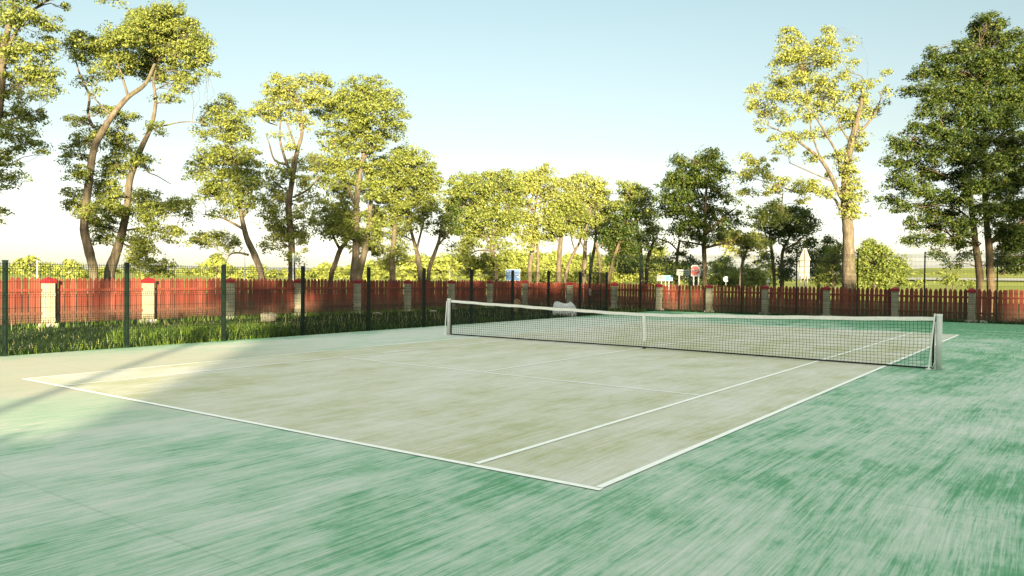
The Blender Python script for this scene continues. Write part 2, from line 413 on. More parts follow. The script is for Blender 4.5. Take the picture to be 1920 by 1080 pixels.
for k in range(1, NH): mb.tube([grid[i][k] for i in range(NV+1)], CR, 4, False)
mb.build('netting', M['cord'], net)
def strip(pts_fn, z0f, z1f, th, name, mat, n=60, wav=0):
    mb = MB()
    for i in range(n+1):
        t = t0+(t1-t0)*i/n; p = npt(t)
        j = wav*math.sin(i*1.7)*.5
        for (dy, z) in ((-th, z0f(t)+j), (th, z0f(t)+j), (th*1.0, z1f(t)), (-th*1.0, z1f(t))): mb.v.append((p[0], p[1]+dy, z))
    for i in range(n):
        for k in range(4): mb.f.append((4*i+k, 4*i+(k+1) % 4, 4*i+4+(k+1) % 4, 4*i+4+k)); mb.mi.append(0)
    mb.f += [(0, 1, 2, 3), tuple(4*n+q for q in (3, 2, 1, 0))]; mb.mi += [0, 0]
    return mb.build(name, mat, net)
strip(None, lambda t: ztop(t)-.075, lambda t: ztop(t), .012, 'headband', M['tape'], wav=.008)
strip(None, lambda t: zbot(t)-.018, lambda t: zbot(t)+.014, .010, 'bottom_band', M['cord'])
for tt in (t0, t1):                                                 # dark end bands
    p = npt(tt); mb = MB(); sgn = 1 if tt > .5 else -1
    mb.box((p[0]-.022, p[1]-.011, .02), (p[0]+.022, p[1]+.011, ztop(tt)-.08)); mb.build('end_band', M['cord'], net)
p = npt(.4995); mb = MB()
mb.box((p[0]-.034, p[1]-.014, .0), (p[0]+.034, p[1]+.062, .02), 1)
zc = ztop(.5)
mb.add([(p[0]-.032, p[1]-.026, zc), (p[0]+.032, p[1]-.026, zc), (p[0]+.028, p[1]+.034, .09), (p[0]-.028, p[1]+.034, .09),
        (p[0]-.032, p[1]+.018, zc), (p[0]+.032, p[1]+.018, zc), (p[0]+.028, p[1]+.058, .09), (p[0]-.028, p[1]+.058, .09)],
       [(0, 3, 2, 1), (4, 5, 6, 7), (0, 1, 5, 4), (1, 2, 6, 5), (2, 3, 7, 6), (3, 0, 4, 7)])
mb.build('centre_strap', [M['tape'], M['cord']], net)
for a, b in (((NL[0]-.11, NL[1]-.05, 0), (NL[0]-.02, NL[1]-.07, 1.02)), ((NR[0]-.17, NR[1]-.05, 0), (NR[0]-.075, NR[1]-.05, 1.12))):
    mb = MB(); mb.tube([a, b], .016, 8); mb.box((a[0]-.05, a[1]-.035, 0), (a[0]+.05, a[1]+.035, .02)); mb.build('net_stick', M['white'], net)
mb = MB(); mb.tube([(NR[0]-.07, NR[1]-.01, .95), (NR[0]-.075, NR[1]-.015, .5), (NR[0]-.07, NR[1]-.02, .16), (NR[0]-.1, NR[1]-.04, .03)], .006, 6)
mb.build('tension_cord', M['tape'], net)

# ------------------------------------------------------------------ welded wire fences
def wire_run(root, pts, h, post_h, psize, spacing=.05, first=True, last=True):
    for i, p in enumerate(pts):
        if (i == 0 and not first) or (i == len(pts)-1 and not last): continue
        mb = MB(); s = psize/2
        mb.box((p[0]-s, p[1]-s, -.1), (p[0]+s, p[1]+s, post_h)); po = mb.build('fence_post', M['green_steel'], root)
        mb = MB(); mb.box((p[0]-s-.004, p[1]-s-.004, post_h), (p[0]+s+.004, p[1]+s+.004, post_h+.018)); mb.build('post_cap', M['green_steel'], po)
    for a, b in zip(pts[:-1], pts[1:]):
        a = np.array(a, float); b = np.array(b, float); L = np.linalg.norm(b-a); d = (b-a)/L; q = np.array([d[1], -d[0]])
        mb = MB(); off = q*(psize/2+.012)
        a2 = a+off+d*.01; b2 = b+off-d*.01
        nv = int(L/spacing)
        def P(s_, z, o=0): return (a2[0]+(b2[0]-a2[0])*s_+q[0]*o, a2[1]+(b2[1]-a2[1])*s_+q[1]*o, z)
        folds = [.12+(h-.3)*k/3 for k in range(4)] if h < 2.5 else [.12+(h-.3)*k/4 for k in range(5)]
        zs = [.05]
        for f in folds: zs += [f-.001, f+.05, f+.1]
        zs.append(h)
        offs = [0]+[0, .028, 0]*len(folds)+[0]
        for i in range(nv+1):
            s_ = i/nv
            mb.tube([P(s_, z, o) for z, o in zip(zs, offs)], .0042, 4, False)
        hz = []
        for f in folds: hz += [(f, 0), (f+.05, .028), (f+.1, 0)]
        z = .05
        fl = sorted(folds)
        for f0, f1 in zip(fl[:-1], fl[1:]):
            k = max(1, round((f1-f0-.1)/.2))
            hz += [(f0+.1+(f1-f0-.1)*q_/k, 0) for q_ in range(1, k)]
        hz.append((h-.03, 0))
        for z, o in hz: mb.tube([P(0, z, o+.004), P(1, z, o+.004)], .0058, 4, False)
        mb.build('wire_panel', M['wire'], root)
LFX = -9.47
lp = [(LFX, -13.28+2.575*k) for k in range(11)] + [(LFX, 14.9)]
fl_ = empty('wire_fence', (LFX, 2, 0))
tag(fl_, 'low dark green wire fence between the court and the grass strip on its left', 'wire fence')
wire_run(fl_, lp, 1.97, 2.0, .085)
fp = [(-10.3, 20.05), (-7.65, 20.45), (-4.92, 20.45), (-2.25, 20.45), (.48, 20.45), (3.22, 20.45), (5.92, 20.45), (8.65, 20.45), (11.4, 20.45)]
ff = empty('wire_fence', (0, 20.45, 0))
tag(ff, 'tall thin green wire fence at the far end of the court before the red pickets', 'wire fence')
wire_run(ff, [(-11.4, 16.6)]+fp, 2.95, 3.0, .055)
# gate in the corner
gt = empty('wire_gate', (-10.2, 15.7, 0))
tag(gt, 'dark green wire gate with a steel lock in the far left corner of the court', 'gate')
ga = np.array([-9.85, 15.05]); gb = np.array([-11.33, 16.45])
gd = (gb-ga)/np.linalg.norm(gb-ga); gl_ = np.linalg.norm(gb-ga)
mb = MB()
for s_ in (0.02, 1): pp = ga+gd*gl_*s_; mb.tube([(pp[0], pp[1], .08), (pp[0], pp[1], 2.0)], .032, 4)
for z in (.1, 1.0, 1.98): mb.tube([(*ga, z), (*gb, z)], .026, 4)
mb.build('gate_frame', M['green_steel'], gt)
mb = MB()
for i in range(1, 36):
    pp = ga+gd*gl_*i/36; mb.tube([(*pp, .1), (*pp, 1.98)], .0025, 4, False)
for k in range(1, 10): mb.tube([(*ga, .1+.188*k), (*gb, .1+.188*k)], .003, 4, False)
mb.build('wire_panel', M['wire'], gt)
pp = ga+gd*gl_*.93; mb = MB()
mb.box((pp[0]-.03, pp[1]-.07, .85), (pp[0]+.05, pp[1]-.03, 1.2)); mb.build('lock_case', M['lock'], gt)
mb = MB(); mb.tube([(pp[0], pp[1]-.1, 1.08), (pp[0]+.03, pp[1]-.15, 1.09), (pp[0]+.19, pp[1]-.17, 1.09)], .014, 6); mb.build('handle', M['lock'], gt)

# ------------------------------------------------------------------ red picket fences on block pillars
def pillar(root, x, y, dx, dy, zb, h, mat):
    """pillar with a red hipped cap and a plinth; half sizes dx, dy"""
    mb = MB(); mb.box((x-dx, y-dy, zb+.05), (x+dx, y+dy, zb+h)); po = mb.build('pillar', mat, root)
    mb = MB(); e = .025; z0 = zb+h; z1 = z0+.115; z2 = z1+.10
    mb.add([(x-dx-e, y-dy-e, z0), (x+dx+e, y-dy-e, z0), (x+dx+e, y+dy+e, z0), (x-dx-e, y+dy+e, z0),
            (x-dx-e, y-dy-e, z1), (x+dx+e, y-dy-e, z1), (x+dx+e, y+dy+e, z1), (x-dx-e, y+dy+e, z1), (x, y, z2)],
           [(3, 2, 1, 0), (0, 1, 5, 4), (1, 2, 6, 5), (2, 3, 7, 6), (3, 0, 4, 7), (4, 5, 8), (5, 6, 8), (6, 7, 8), (7, 4, 8)])
    mb.build('pillar_cap', M['cap'], po)
    mb = MB(); e2 = .07
    mb.add([(x-dx-e2-.04, y-dy-e2-.04, zb-.15), (x+dx+e2+.04, y-dy-e2-.04, zb-.15), (x+dx+e2+.04, y+dy+e2+.04, zb-.15), (x-dx-e2-.04, y+dy+e2+.04, zb-.15),
            (x-dx-e2, y-dy-e2, zb+.1), (x+dx+e2, y-dy-e2, zb+.1), (x+dx+e2, y+dy+e2, zb+.1), (x-dx-e2, y+dy+e2, zb+.1)],
           [(0, 1, 5, 4), (1, 2, 6, 5), (2, 3, 7, 6), (3, 0, 4, 7), (4, 5, 6, 7)])
    mb.build('plinth', M['concrete'], po)
    return po
def bay(root, a, b, zb0, zb1, h, n, gap, flat_from=None, tiprng=.028):
    a = np.array(a, float); b = np.array(b, float); L = np.linalg.norm(b-a); d = (b-a)/L; q = np.array([d[1], -d[0]])   # q points to the court
    pw = L/n; mb = MB(); th = .011
    for i in range(n):
        c = (i+.5)*pw; wv = (pw-gap*rnd.uniform(.55, 1.25))/2
        zt = zb0+(zb1-zb0)*c/L; z0 = zt+.09+rnd.uniform(0, .02); z1 = zt+h+rnd.uniform(-tiprng, tiprng); sh = z1-.12
        lean = rnd.uniform(-.012, .012)
        if flat_from is not None and c > flat_from: prof = [(-wv, z0), (wv, z0), (wv, z1), (-wv, z1)]
        else: prof = [(-wv, z0), (wv, z0), (wv, sh), (wv*.62, sh+.075), (wv*.18, z1), (-wv*.18, z1), (-wv*.62, sh+.075), (-wv, sh)]
        dep = rnd.uniform(-.004, .004)
        vs = []
        for o in (th+dep, -th+dep):
            for s_, z in prof:
                p = a+d*(c+s_+lean*(z-zt))+q*o; vs.append((p[0], p[1], z))
        k = len(prof)
        fs = [tuple(range(k)), tuple(range(2*k-1, k-1, -1))]+[(j, j+k, (j+1) % k+k, (j+1) % k) for j in range(k)]
        mb.add(vs, fs)
    pn = mb.build('picket_panel', M['picket'], root)
    for f in (.27, .745):
        mb = MB(); z0 = zb0+h*f; z1 = zb1+h*f; vs = []
        for (p, z) in ((a-d*.05, z0), (b+d*.05, z1)):
            for o in (.016, .055):
                for dz in (-.045, .045): pt = p+q*o; vs.append((pt[0], pt[1], z+dz))
        mb.add(vs, [(0, 1, 3, 2), (4, 6, 7, 5), (0, 4, 5, 1), (2, 3, 7, 6), (1, 5, 7, 3), (0, 2, 6, 4)])
        mb.build('rail', M['picket'], pn)
pl = empty('picket_fence', (-18.6, 7, 0))
tag(pl, 'red picket fence on block pillars beyond the grass strip left of the court', 'picket fence')
PYL = [-9.37+3.37*k for k in range(10)]; PYL[-1] = 21.1
HW = .15
zl = lambda y: -.02-.05*smooth01((y-2)/10)
def hl(y): return 1.62
for i, y in enumerate(PYL):
    pillar(pl, -18.6, y, .15 if i < 3 else .125, .15 if i < 3 else .125, zl(y), 1.42 if i < 9 else 1.42, M['block_pale'] if i < 3 else M['block'])
for y0, y1 in zip(PYL[:-1], PYL[1:]):
    bay(pl, (-18.74, y0+HW+.02), (-18.74, y1-HW-.02), zl(y0), zl(y1), 1.60, 16 if y0 < 10 else 15, .032)
pf = empty('picket_fence', (-5, 21.5, 0))
tag(pf, 'darker red picket fence on grey block pillars behind the far end of the court', 'picket fence')
PXF = [-18.75, -15.5, -12.6, -9.9, -7.02, -4.08, -1.12, 1.88, 4.92, 7.95, 10.95]
PYF = [21.1, 21.25, 21.4, 21.5, 21.5, 21.5, 21.5, 21.5, 21.5, 21.5, 21.5]
def hf(i): return 1.47 if i > 2 else 1.5
for i in range(1, len(PXF)):
    pillar(pf, PXF[i], PYF[i], .135, .135, -.03, hf(i)-.18, M['block'])
for i in range(len(PXF)-1):
    a = (PXF[i]+.16, PYF[i]+.13); b = (PXF[i+1]-.16, PYF[i+1]+.13)
    bay(pf, a, b, -.03, -.03, hf(i)-.02, 14 if i > 1 else 15, .045 if i > 1 else .02, flat_from=(.95 if i == 8 else (0 if i > 8 else None)))

# ------------------------------------------------------------------ grass
def blades(n, area, hmin, hmax, wmin, wmax, seed, bend=.5, zf=lambda x, y: -.05, dens=None):
    r = np.random.default_rng(seed)
    x0, x1, y0, y1 = area
    x = r.uniform(x0, x1, n); y = r.uniform(y0, y1, n)
    if dens is not None:
        k = r.random(n) < dens(x, y); x = x[k]; y = y[k]; n = len(x)
    h = r.uniform(hmin, hmax, n)**1.0; an = r.uniform(0, 2*np.pi, n); wd = r.uniform(wmin, wmax, n); bd = r.uniform(.1, bend, n)*h
    c, s = np.cos(an), np.sin(an); ba = r.uniform(0, 2*np.pi, n); bx, by = np.cos(ba)*bd, np.sin(ba)*bd
    z = np.full(n, -.06)
    V = np.empty((n, 5, 3))
    V[:, 0] = np.stack([x-c*wd, y-s*wd, z], 1); V[:, 1] = np.stack([x+c*wd, y+s*wd, z], 1)
    V[:, 2] = np.stack([x+c*wd*.7+bx*.35, y+s*wd*.7+by*.35, z+h*.6], 1); V[:, 3] = np.stack([x-c*wd*.7+bx*.35, y-s*wd*.7+by*.35, z+h*.6], 1)
    V[:, 4] = np.stack([x+bx, y+by, z+h], 1)
    return V
def from_blades(name, Vs, mats):
    verts = np.concatenate([v.reshape(-1, 3) for v in Vs]); cnt = [len(v) for v in Vs]; n = sum(cnt)
    me = bpy.data.meshes.new(name); me.vertices.add(len(verts)); me.vertices.foreach_set('co', verts.ravel())
    base = np.arange(n)*5
    li = np.stack([base, base+1, base+2, base+3, base+3, base+2, base+4], 1).ravel()
    me.loops.add(len(li)); me.loops.foreach_set('vertex_index', li)
    ls = np.stack([np.arange(n)*7, np.arange(n)*7+4], 1).ravel(); lt = np.tile([4, 3], n)
    me.polygons.add(2*n); me.polygons.foreach_set('loop_start', ls); me.polygons.foreach_set('loop_total', lt)
    for mm in mats: me.materials.append(mm)
    me.polygons.foreach_set('material_index', np.repeat(np.arange(len(cnt)), [2*c for c in cnt]))
    me.update(calc_edges=True); me.validate()
    o = bpy.data.objects.new(name, me); col.objects.link(o); return o
def clumpy(x, y): return .35+.65*(np.sin(x*1.7+np.sin(y*.8)*2)*np.sin(y*1.1+x*.6) > -.2)
V1 = blades(80000, (-18.9, -9.56, -15, 21), .03, .10, .005, .011, 1, .8)
V2 = blades(26000, (-13.5, -9.56, -7, 20.3),   .08, .20, .006, .012, 2, .6, dens=lambda x, y: np.clip((x+13.5)/3.2, 0, 1)*clumpy(x, y))
V3 = blades(9000, (-19, 12, 20.42, 21.7), .05, .20, .006, .012, 3, .7)
V3b = blades(500, (7.0, 9, 20.6, 21.4), .2, .55, .008, .014, 13, .5)
V4 = blades(900, (-14.5, -9.58, -6, 20), .3, .7, .004, .007, 4, .45, dens=lambda x, y: clumpy(x+3, y*1.3)*.8)
V5 = blades(1500, (-18.4, -9.6, -14, 20), .06, .16, .005, .010, 5, .8)
V6 = blades(3800, (-11.6, -9.58, -7.6, -3.2), .2, .5, .012, .022, 6, .7)
V9 = blades(2600, (-9.62, -9.40, -15, 20.3), .04, .22, .006, .013, 17, 1.1, dens=lambda x, y: clumpy(x*2, y*2.3)*.8)
V7 = blades(1200, (-18.4, -17.9, -10, 20), .1, .35, .012, .022, 8, .7)
V8 = blades(1500, (-10.5, -9.58, -15, 20), .1, .3, .012, .022, 9, .7)
gr = from_blades('grass', [np.concatenate([V1, V2, V3, V3b, V9]), np.concatenate([V4, V5]), np.concatenate([V6, V7, V8])], [M['grass'], M['straw'], M['weed']])
tag(gr, 'long uncut grass with dry stalks between the wire fence and the red pickets', 'grass', kind='stuff')

# ------------------------------------------------------------------ small things on the grass
def lump(name, c, r, mat, seed, sub=3, amp=.22, flat=0):
    import bmesh
    bm = bmesh.new(); bmesh.ops.create_icosphere(bm, subdivisions=sub, radius=1)
    rr = np.random.default_rng(seed); ph = rr.uniform(0, 6, (6, 3)); fr = rr.uniform(1.2, 4, (6, 3))
    for v in bm.verts:
        d = sum(math.sin(v.co.x*f[0]+p[0])*math.sin(v.co.y*f[1]+p[1])*math.sin(v.co.z*f[2]+p[2]) for f, p in zip(fr, ph))
        v.co *= 1+amp*d
        v.co = Vector((v.co.x*r[0], v.co.y*r[1], v.co.z*r[2]))
    me = bpy.data.meshes.new(name); bm.to_mesh(me); bm.free(); me.materials.append(mat)
    o = bpy.data.objects.new(name, me); col.objects.link(o); o.location = c
    return o
def gnd(u, v, z=-.03): return onz(u, v, z)
p = gnd(505, 602); tag(lump('rock', (p[0], p[1], .10), (.20, .34, .20), M['stone'], 3), 'pale rounded rock in the grass below a bay of the left picket fence', 'rock')
p = gnd(707, 597); tag(lump('rock', (p[0], p[1], .17), (.16, .22, .06), M['stone'], 5), 'flat whitish stone lying on tall grass left of the net post', 'rock')
p = gnd(812, 590); tag(lump('rock', (p[0], p[1], .13), (.14, .2, .06), M['stone'], 8), 'small pale stone in the grass nearest behind the left net post', 'rock')
p = onz(1831, 610, 0); tag(lump('rock', (p[0], 20.9, .03), (.14, .09, .05), M['concrete'], 9), 'small white stone at the foot of a grey pillar at the far right', 'rock')
# white wrapped sack: a slumped sheet over two heaps
def sack():
    mb = MB(); c = onz(1058, 592, 0)
    nx, ny = 44, 22; W, D = .50, .34
    rr = np.random.default_rng(4)
    pts = []
    for j in range(ny+1):
        for i in range(nx+1):
            a = -1+2*i/nx; b = -1+2*j/ny
            sx = math.copysign(abs(a)**.6, a); sy = math.copysign(abs(b)**.6, b)
            edge = max(abs(a), abs(b))
            e = smooth01((1-edge)/.16)
            top = .56+.07*math.cos((a+.45)*2.6)+.11*math.exp(-((a-.45)/.25)**2)-.05*math.exp(-((a-.02)/.2)**2)-.10*max(0, a-.62)
            crease = .022*math.sin(a*13+b*5)+.016*math.sin(b*17-a*9)+.012*math.sin(a*31+b*23)
            z = e*(top+crease)
            bul = 1+.10*math.sin(math.pi*min(1, e))+(.05*math.sin(a*9+b*14))*(1-e)
            pts.append((c[0]+(sx*W*RG0[0]+sy*D*FWD[0])*bul, c[1]+(sx*W*RG0[1]+sy*D*FWD[1])*bul, -.02+z))
    fs = [(j*(nx+1)+i, j*(nx+1)+i+1, (j+1)*(nx+1)+i+1, (j+1)*(nx+1)+i) for j in range(ny) for i in range(nx)]
    mb.add(pts, fs); o = mb.build('sack', M['plastic'], None, True, origin=(c[0], c[1], 0))
    tag(o, 'white plastic sheet wrapped over a heap on the grass behind the net', 'sack')
sack()
# cut log beside the pillar
c = at(968, 569, 40.5); c[2] = .32
lg = empty('cut_log', (c[0], c[1], 0)); tag(lg, 'short brown cut log lying against the red pickets by a grey pillar', 'log')
mb = MB(); ax = np.array([.5, -.86, 0]); mb.tube([c-ax*.32, c-ax*.15, c+ax*.2, c+ax*.32], [.24, .26, .25, .245], 16); mb.build('log_body', M['wicker'], lg, False)
mb = MB(); mb.tube([c+ax*.321, c+ax*.33], [.2, .19], 16); mb.build('cut_face', M['wood_stake'], lg)
for s_ in (-.2, .25):
    mb = MB(); q_ = c+ax*s_; mb.box((q_[0]-.06, q_[1]-.06, -.05), (q_[0]+.06, q_[1]+.06, .1)); mb.build('block', M['wood_stake'], lg)

# ------------------------------------------------------------------ trees
def leaves_mesh(name, P, L, mat, parent, seed, D=None):
    r = np.random.default_rng(seed); n = len(P)
    nr = r.normal(size=(n, 3))*.55; nr[:, 2] += .45
    if D is not None: nr = nr + D*.95
    nr /= np.linalg.norm(nr, axis=1)[:, None]+1e-9
    ax = np.cross(nr, r.normal(size=(n, 3))); ax /= np.linalg.norm(ax, axis=1)[:, None]+1e-9
    sd_ = np.cross(nr, ax)
    ln = L*(.55+.95*r.random(n)**1.3)[:, None]; wd = ln*r.uniform(.22, .34, n)[:, None]
    V = np.empty((n, 4, 3))
    V[:, 0] = P-ax*ln*.5; V[:, 2] = P+ax*ln*.5
    V[:, 1] = P+sd_*wd+nr*ln*.08; V[:, 3] = P-sd_*wd+nr*ln*.08
    me = bpy.data.meshes.new(name); me.vertices.add(4*n); me.vertices.foreach_set('co', V.reshape(-1))
    me.loops.add(4*n); me.loops.foreach_set('vertex_index', np.arange(4*n))
    me.polygons.add(n); me.polygons.foreach_set('loop_start', np.arange(n)*4); me.polygons.foreach_set('loop_total', np.full(n, 4))
    me.materials.append(mat); me.update(calc_edges=True)
    o = bpy.data.objects.new(name, me); col.objects.link(o)
    if parent is not None:
        o.parent = parent; o.matrix_parent_inverse = Matrix.Translation(-parent.location)
    return o
def clump_points(blobs, r, L, lai, cr):
    """blobs: (centre, R, U, F vectors, density); leaf positions gathered into separate clumps, plus the clump centres"""
    pts = []; cl = []; dirs = []
    for c, RR, UU, FF, dn in blobs:
        area = math.pi*np.linalg.norm(RR)*np.linalg.norm(UU)
        nl = max(20, int(lai*dn*area/(L*L*.28)))
        per = 70; nc = max(2, int(nl/per))
        d = r.normal(size=(nc, 3)); d /= np.linalg.norm(d, axis=1)[:, None]; d *= (r.random(nc)**(1/2.2))[:, None]
        cc = c + d[:, :1]*RR + d[:, 1:2]*UU + d[:, 2:]*FF
        rad = cr*r.uniform(.55, 1.35, nc)
        off = r.normal(size=(nc, per, 3)); off /= np.linalg.norm(off, axis=2)[:, :, None]
        dirs.append(off.reshape(-1, 3).copy())
        off *= (r.random((nc, per, 1))**(1/2.0))
        off[:, :, 2] *= .55; off[:, :, :2] *= (r.uniform(.75, 1.3, (nc, 1, 2)))
        off *= rad[:, None, None]
        off[:, :, 2] -= .30*np.linalg.norm(off[:, :, :2], axis=2)      # each clump hangs a little at its edge
        pts.append((cc[:, None]+off).reshape(-1, 3)); cl.append(cc)
    return np.concatenate(pts), cl, np.concatenate(dirs)
def curve(a, b, r, sag=.12, n=5):
    a = np.array(a); b = np.array(b); L = np.linalg.norm(b-a); out_ = []
    o1 = r.normal(size=3)*L*.12; o1[2] += L*sag
    o2 = r.normal(size=3)*L*.07
    for i in range(n+1):
        t = i/n; out_.append(a+(b-a)*t+o1*math.sin(math.pi*t)+o2*math.sin(2*math.pi*t)+r.normal(size=3)*L*.015*math.sin(math.pi*t))
    return out_
def tree(name, label, cat, depth, stems, blobs, leaf='leaf', bark='bark', seed=1, lai=1.7, lf_=2.3, L=None, cr=None, group=None, limbs=(), ts=1.0, twig=True, bs=1.12):
    """stems and limbs: pixel polylines (u, v, width in px, [depth offset m]); blobs: (u, v, ru, rv[, density[, depth offset]])"""
    r = np.random.default_rng(seed); s = depth/FPX
    b0 = at(stems[0][0][0], stems[0][0][1], depth); root = empty(name, (b0[0], b0[1], -.06))
    tag(root, label, cat, group)
    L = L or max(.09, .0028*depth); cr = cr or max(.30, .0100*depth)
    mb = MB(); nodes = []
    for si, st in enumerate(list(stems)+list(limbs)):
        P = []; W = []
        for q in st:
            d = depth+(q[3] if len(q) > 3 else 0)
            P.append(at(q[0], q[1], d)); W.append(q[2]*s/2*ts)
        if si < len(stems):
            P.insert(0, np.array([P[0][0], P[0][1], -.15])); W.insert(0, W[0]*1.25)
        # smooth the polyline a little
        PP = []; WW = []
        for i in range(len(P)-1):
            p0 = P[max(i-1, 0)]; p1 = P[i]; p2 = P[i+1]; p3 = P[min(i+2, len(P)-1)]
            for k in range(4):
                t = k/4
                PP.append(.5*((2*p1)+(-p0+p2)*t+(2*p0-5*p1+4*p2-p3)*t*t+(-p0+3*p1-3*p2+p3)*t**3)); WW.append((W[i]*(1-t)+W[i+1]*t)*r.uniform(.95, 1.07))
        PP.append(P[-1]); WW.append(W[-1])
        mb.tube(PP, WW, 10)
        nodes += list(zip(PP, WW))
    NP = np.array([x[0] for x in nodes]); NW = np.array([x[1] for x in nodes])
    B = []
    for q in blobs:
        u, v, ru, rv = q[:4]; dn = q[4] if len(q) > 4 else 1; od = q[5] if len(q) > 5 else r.uniform(-.8, .8)*min(60*s, ru*s*1.6)
        ru *= bs; rv *= bs; dn *= (1.25 if depth > 48 else 1)
        B.append((at(u, v, depth+od), RGT*ru*s, UPV*rv*s, FWD*(ru+rv)*.5*s*1.05, dn))
    pts, cl, dd = clump_points(B, r, L, lai*lf_, cr)
    if twig:
        for (c, RR, UU, FF, dn), cc in zip(B, cl):
            d = np.linalg.norm(NP-c, axis=1)+np.maximum(0, NP[:, 2]-c[2]+.3)*2.0
            d = np.where(NP[:, 2] < 1.6, d+50, d) if c[2] > 3 else d
            i = int(np.argmin(d)); w0 = min(NW[i]*.55, .012*np.linalg.norm(NP[i]-c)+.02)
            cv = curve(NP[i], c, r); n = len(cv)
            mb.tube(cv, [w0*(1-.7*k/(n-1)) for k in range(n)], 6, False)
            k_ = min(len(cc), 9)
            for e in cc[r.choice(len(cc), k_, replace=False)]:
                j = r.integers(1, n); st_ = cv[j]; w1 = w0*(1-.7*j/(n-1))*.55
                tw = curve(st_, e, r, .08, 4); mb.tube(tw, [max(.006, w1*(1-.75*k/4)) for k in range(5)], 4, False)
    mb.build('trunk', M[bark], root, True)
    leaves_mesh('crown', pts, L, M[leaf], root, seed+99, dd)
    return root

exec_trees = []
G1 = 'roadside trees behind the picket fences'
# far left, only partly inside the frame
tree('ash_tree', 'big tree at the left edge with its pale trunk cut off by the frame', 'tree', 27,
     [[(-40, 520, 40), (-38, 420, 36), (-22, 300, 32), (-4, 200, 28), (4, 110, 24), (14, 60, 16), (30, 10, 11)]],
     [(45, 30, 40, 30), (85, 45, 32, 28, .9), (70, 90, 45, 28), (25, 100, 38, 36), (40, 150, 48, 30), (78, 135, 34, 30, .9), (88, 165, 28, 20, .9),
      (25, 195, 42, 26), (60, 215, 32, 20, .8), (20, 240, 40, 26, .9), (50, 265, 38, 22, .8), (12, 290, 30, 22, .9), (80, 292, 20, 12, .6), (8, 340, 26, 24, .8), (35, 335, 26, 16, .5),
      (2, 400, 14, 30, .6), (-40, 60, 60, 70), (-60, 180, 60, 60), (-50, 300, 50, 50), (-30, -30, 70, 50), (60, -25, 70, 30), (208, 2, 20, 12, .8), (135, 15, 22, 9, .25)],
     seed=11, lf_=1.7, bs=1.0, ts=.62, limbs=[[(4, 110, 14), (30, 60, 10), (60, 20, 7), (120, -10, 5), (200, -4, 3)], [(-10, 240, 10), (20, 225, 7), (50, 215, 4)], [(-30, 340, 9), (0, 300, 6), (40, 270, 3)]], lai=1.7)
tree('ash_tree', 'leaning slender tree with orange lit trunk just behind the left picket fence', 'tree', 30,
     [[(176, 516, 20), (168, 475, 21), (158, 430, 19), (162, 380, 18), (168, 330, 17), (176, 280, 16), (190, 250, 15), (212, 215, 13), (240, 182, 11), (272, 158, 9), (290, 120, 6)]],
     [(200, 85, 38, 22), (228, 75, 34, 24), (165, 100, 30, 14, .8), (140, 85, 28, 18, .6), (150, 70, 22, 14, .6), (222, 112, 36, 20), (190, 135, 26, 14, .6), (255, 60, 28, 24), (170, 150, 20, 12, .4),
      (150, 220, 16, 12, .7), (160, 260, 22, 16, .7), (200, 205, 22, 14, .8), (140, 290, 18, 26, .7), (150, 325, 22, 16, .8), (140, 375, 20, 22, .9), (165, 400, 26, 18, .9), (130, 220, 10, 8, .5), (178, 170, 16, 8, .4)],
     seed=21, lf_=2.5, bs=1.25, ts=.78, limbs=[[(176, 240, 8), (165, 215, 6), (167, 180, 5), (150, 140, 4), (140, 105, 3)], [(240, 180, 6), (228, 140, 5), (215, 100, 3)], [(212, 215, 6), (192, 200, 4), (160, 165, 3)]])
tree('ash_tree', 'tall tree with thick leaning trunk and sunlit dome crown behind the left picket fence', 'tree', 31.5,
     [[(205, 517, 29), (216, 480, 27), (228, 440, 23), (238, 390, 20), (242, 345, 19), (252, 310, 18), (266, 275, 15), (284, 235, 11), (292, 190, 9), (288, 150, 7), (300, 110, 5)]],
     [(300, 15, 26, 14, .9), (335, 12, 10, 10, .8), (280, 35, 38, 20), (310, 40, 34, 22), (275, 65, 36, 24), (320, 75, 40, 26), (350, 55, 26, 20), (290, 105, 44, 22), (345, 100, 36, 22), (372, 75, 18, 18, .9),
      (385, 100, 14, 12, .9), (260, 125, 26, 16, .8), (300, 140, 34, 14, .6), (350, 135, 26, 12, .5), (390, 135, 16, 12, .4), (330, 155, 26, 12, .7), (320, 180, 20, 12, .5), (370, 150, 14, 9, .4),
      (205, 250, 26, 18, .8), (235, 225, 22, 14, .6), (225, 270, 26, 20, .8), (300, 240, 24, 12, .4), (210, 310, 28, 22, .9), (255, 300, 26, 22, .7), (200, 355, 26, 22, 1), (215, 385, 28, 24, 1), (270, 380, 28, 26, 1), (195, 420, 24, 18, .9), (285, 400, 24, 20, .9),
      (320, 385, 30, 12, .9), (340, 375, 22, 10, .8), (300, 430, 34, 14, .5), (255, 450, 28, 18, .9), (265, 470, 24, 14, .9), (290, 498, 34, 14, 1.1), (330, 440, 22, 16, .5), (195, 450, 22, 10, .6), (250, 485, 18, 12, .6)],
     seed=22, lf_=2.6, bs=1.25, ts=.64, limbs=[[(268, 272, 6), (280, 245, 5), (310, 235, 4), (350, 228, 3), (385, 232, 2)], [(236, 432, 7), (270, 428, 5), (310, 436, 4), (335, 445, 2)], [(268, 290, 5), (275, 320, 4), (295, 330, 3), (320, 345, 2)], [(225, 455, 6), (260, 470, 5), (285, 492, 3)], [(250, 310, 7), (240, 270, 5), (228, 240, 3)]])
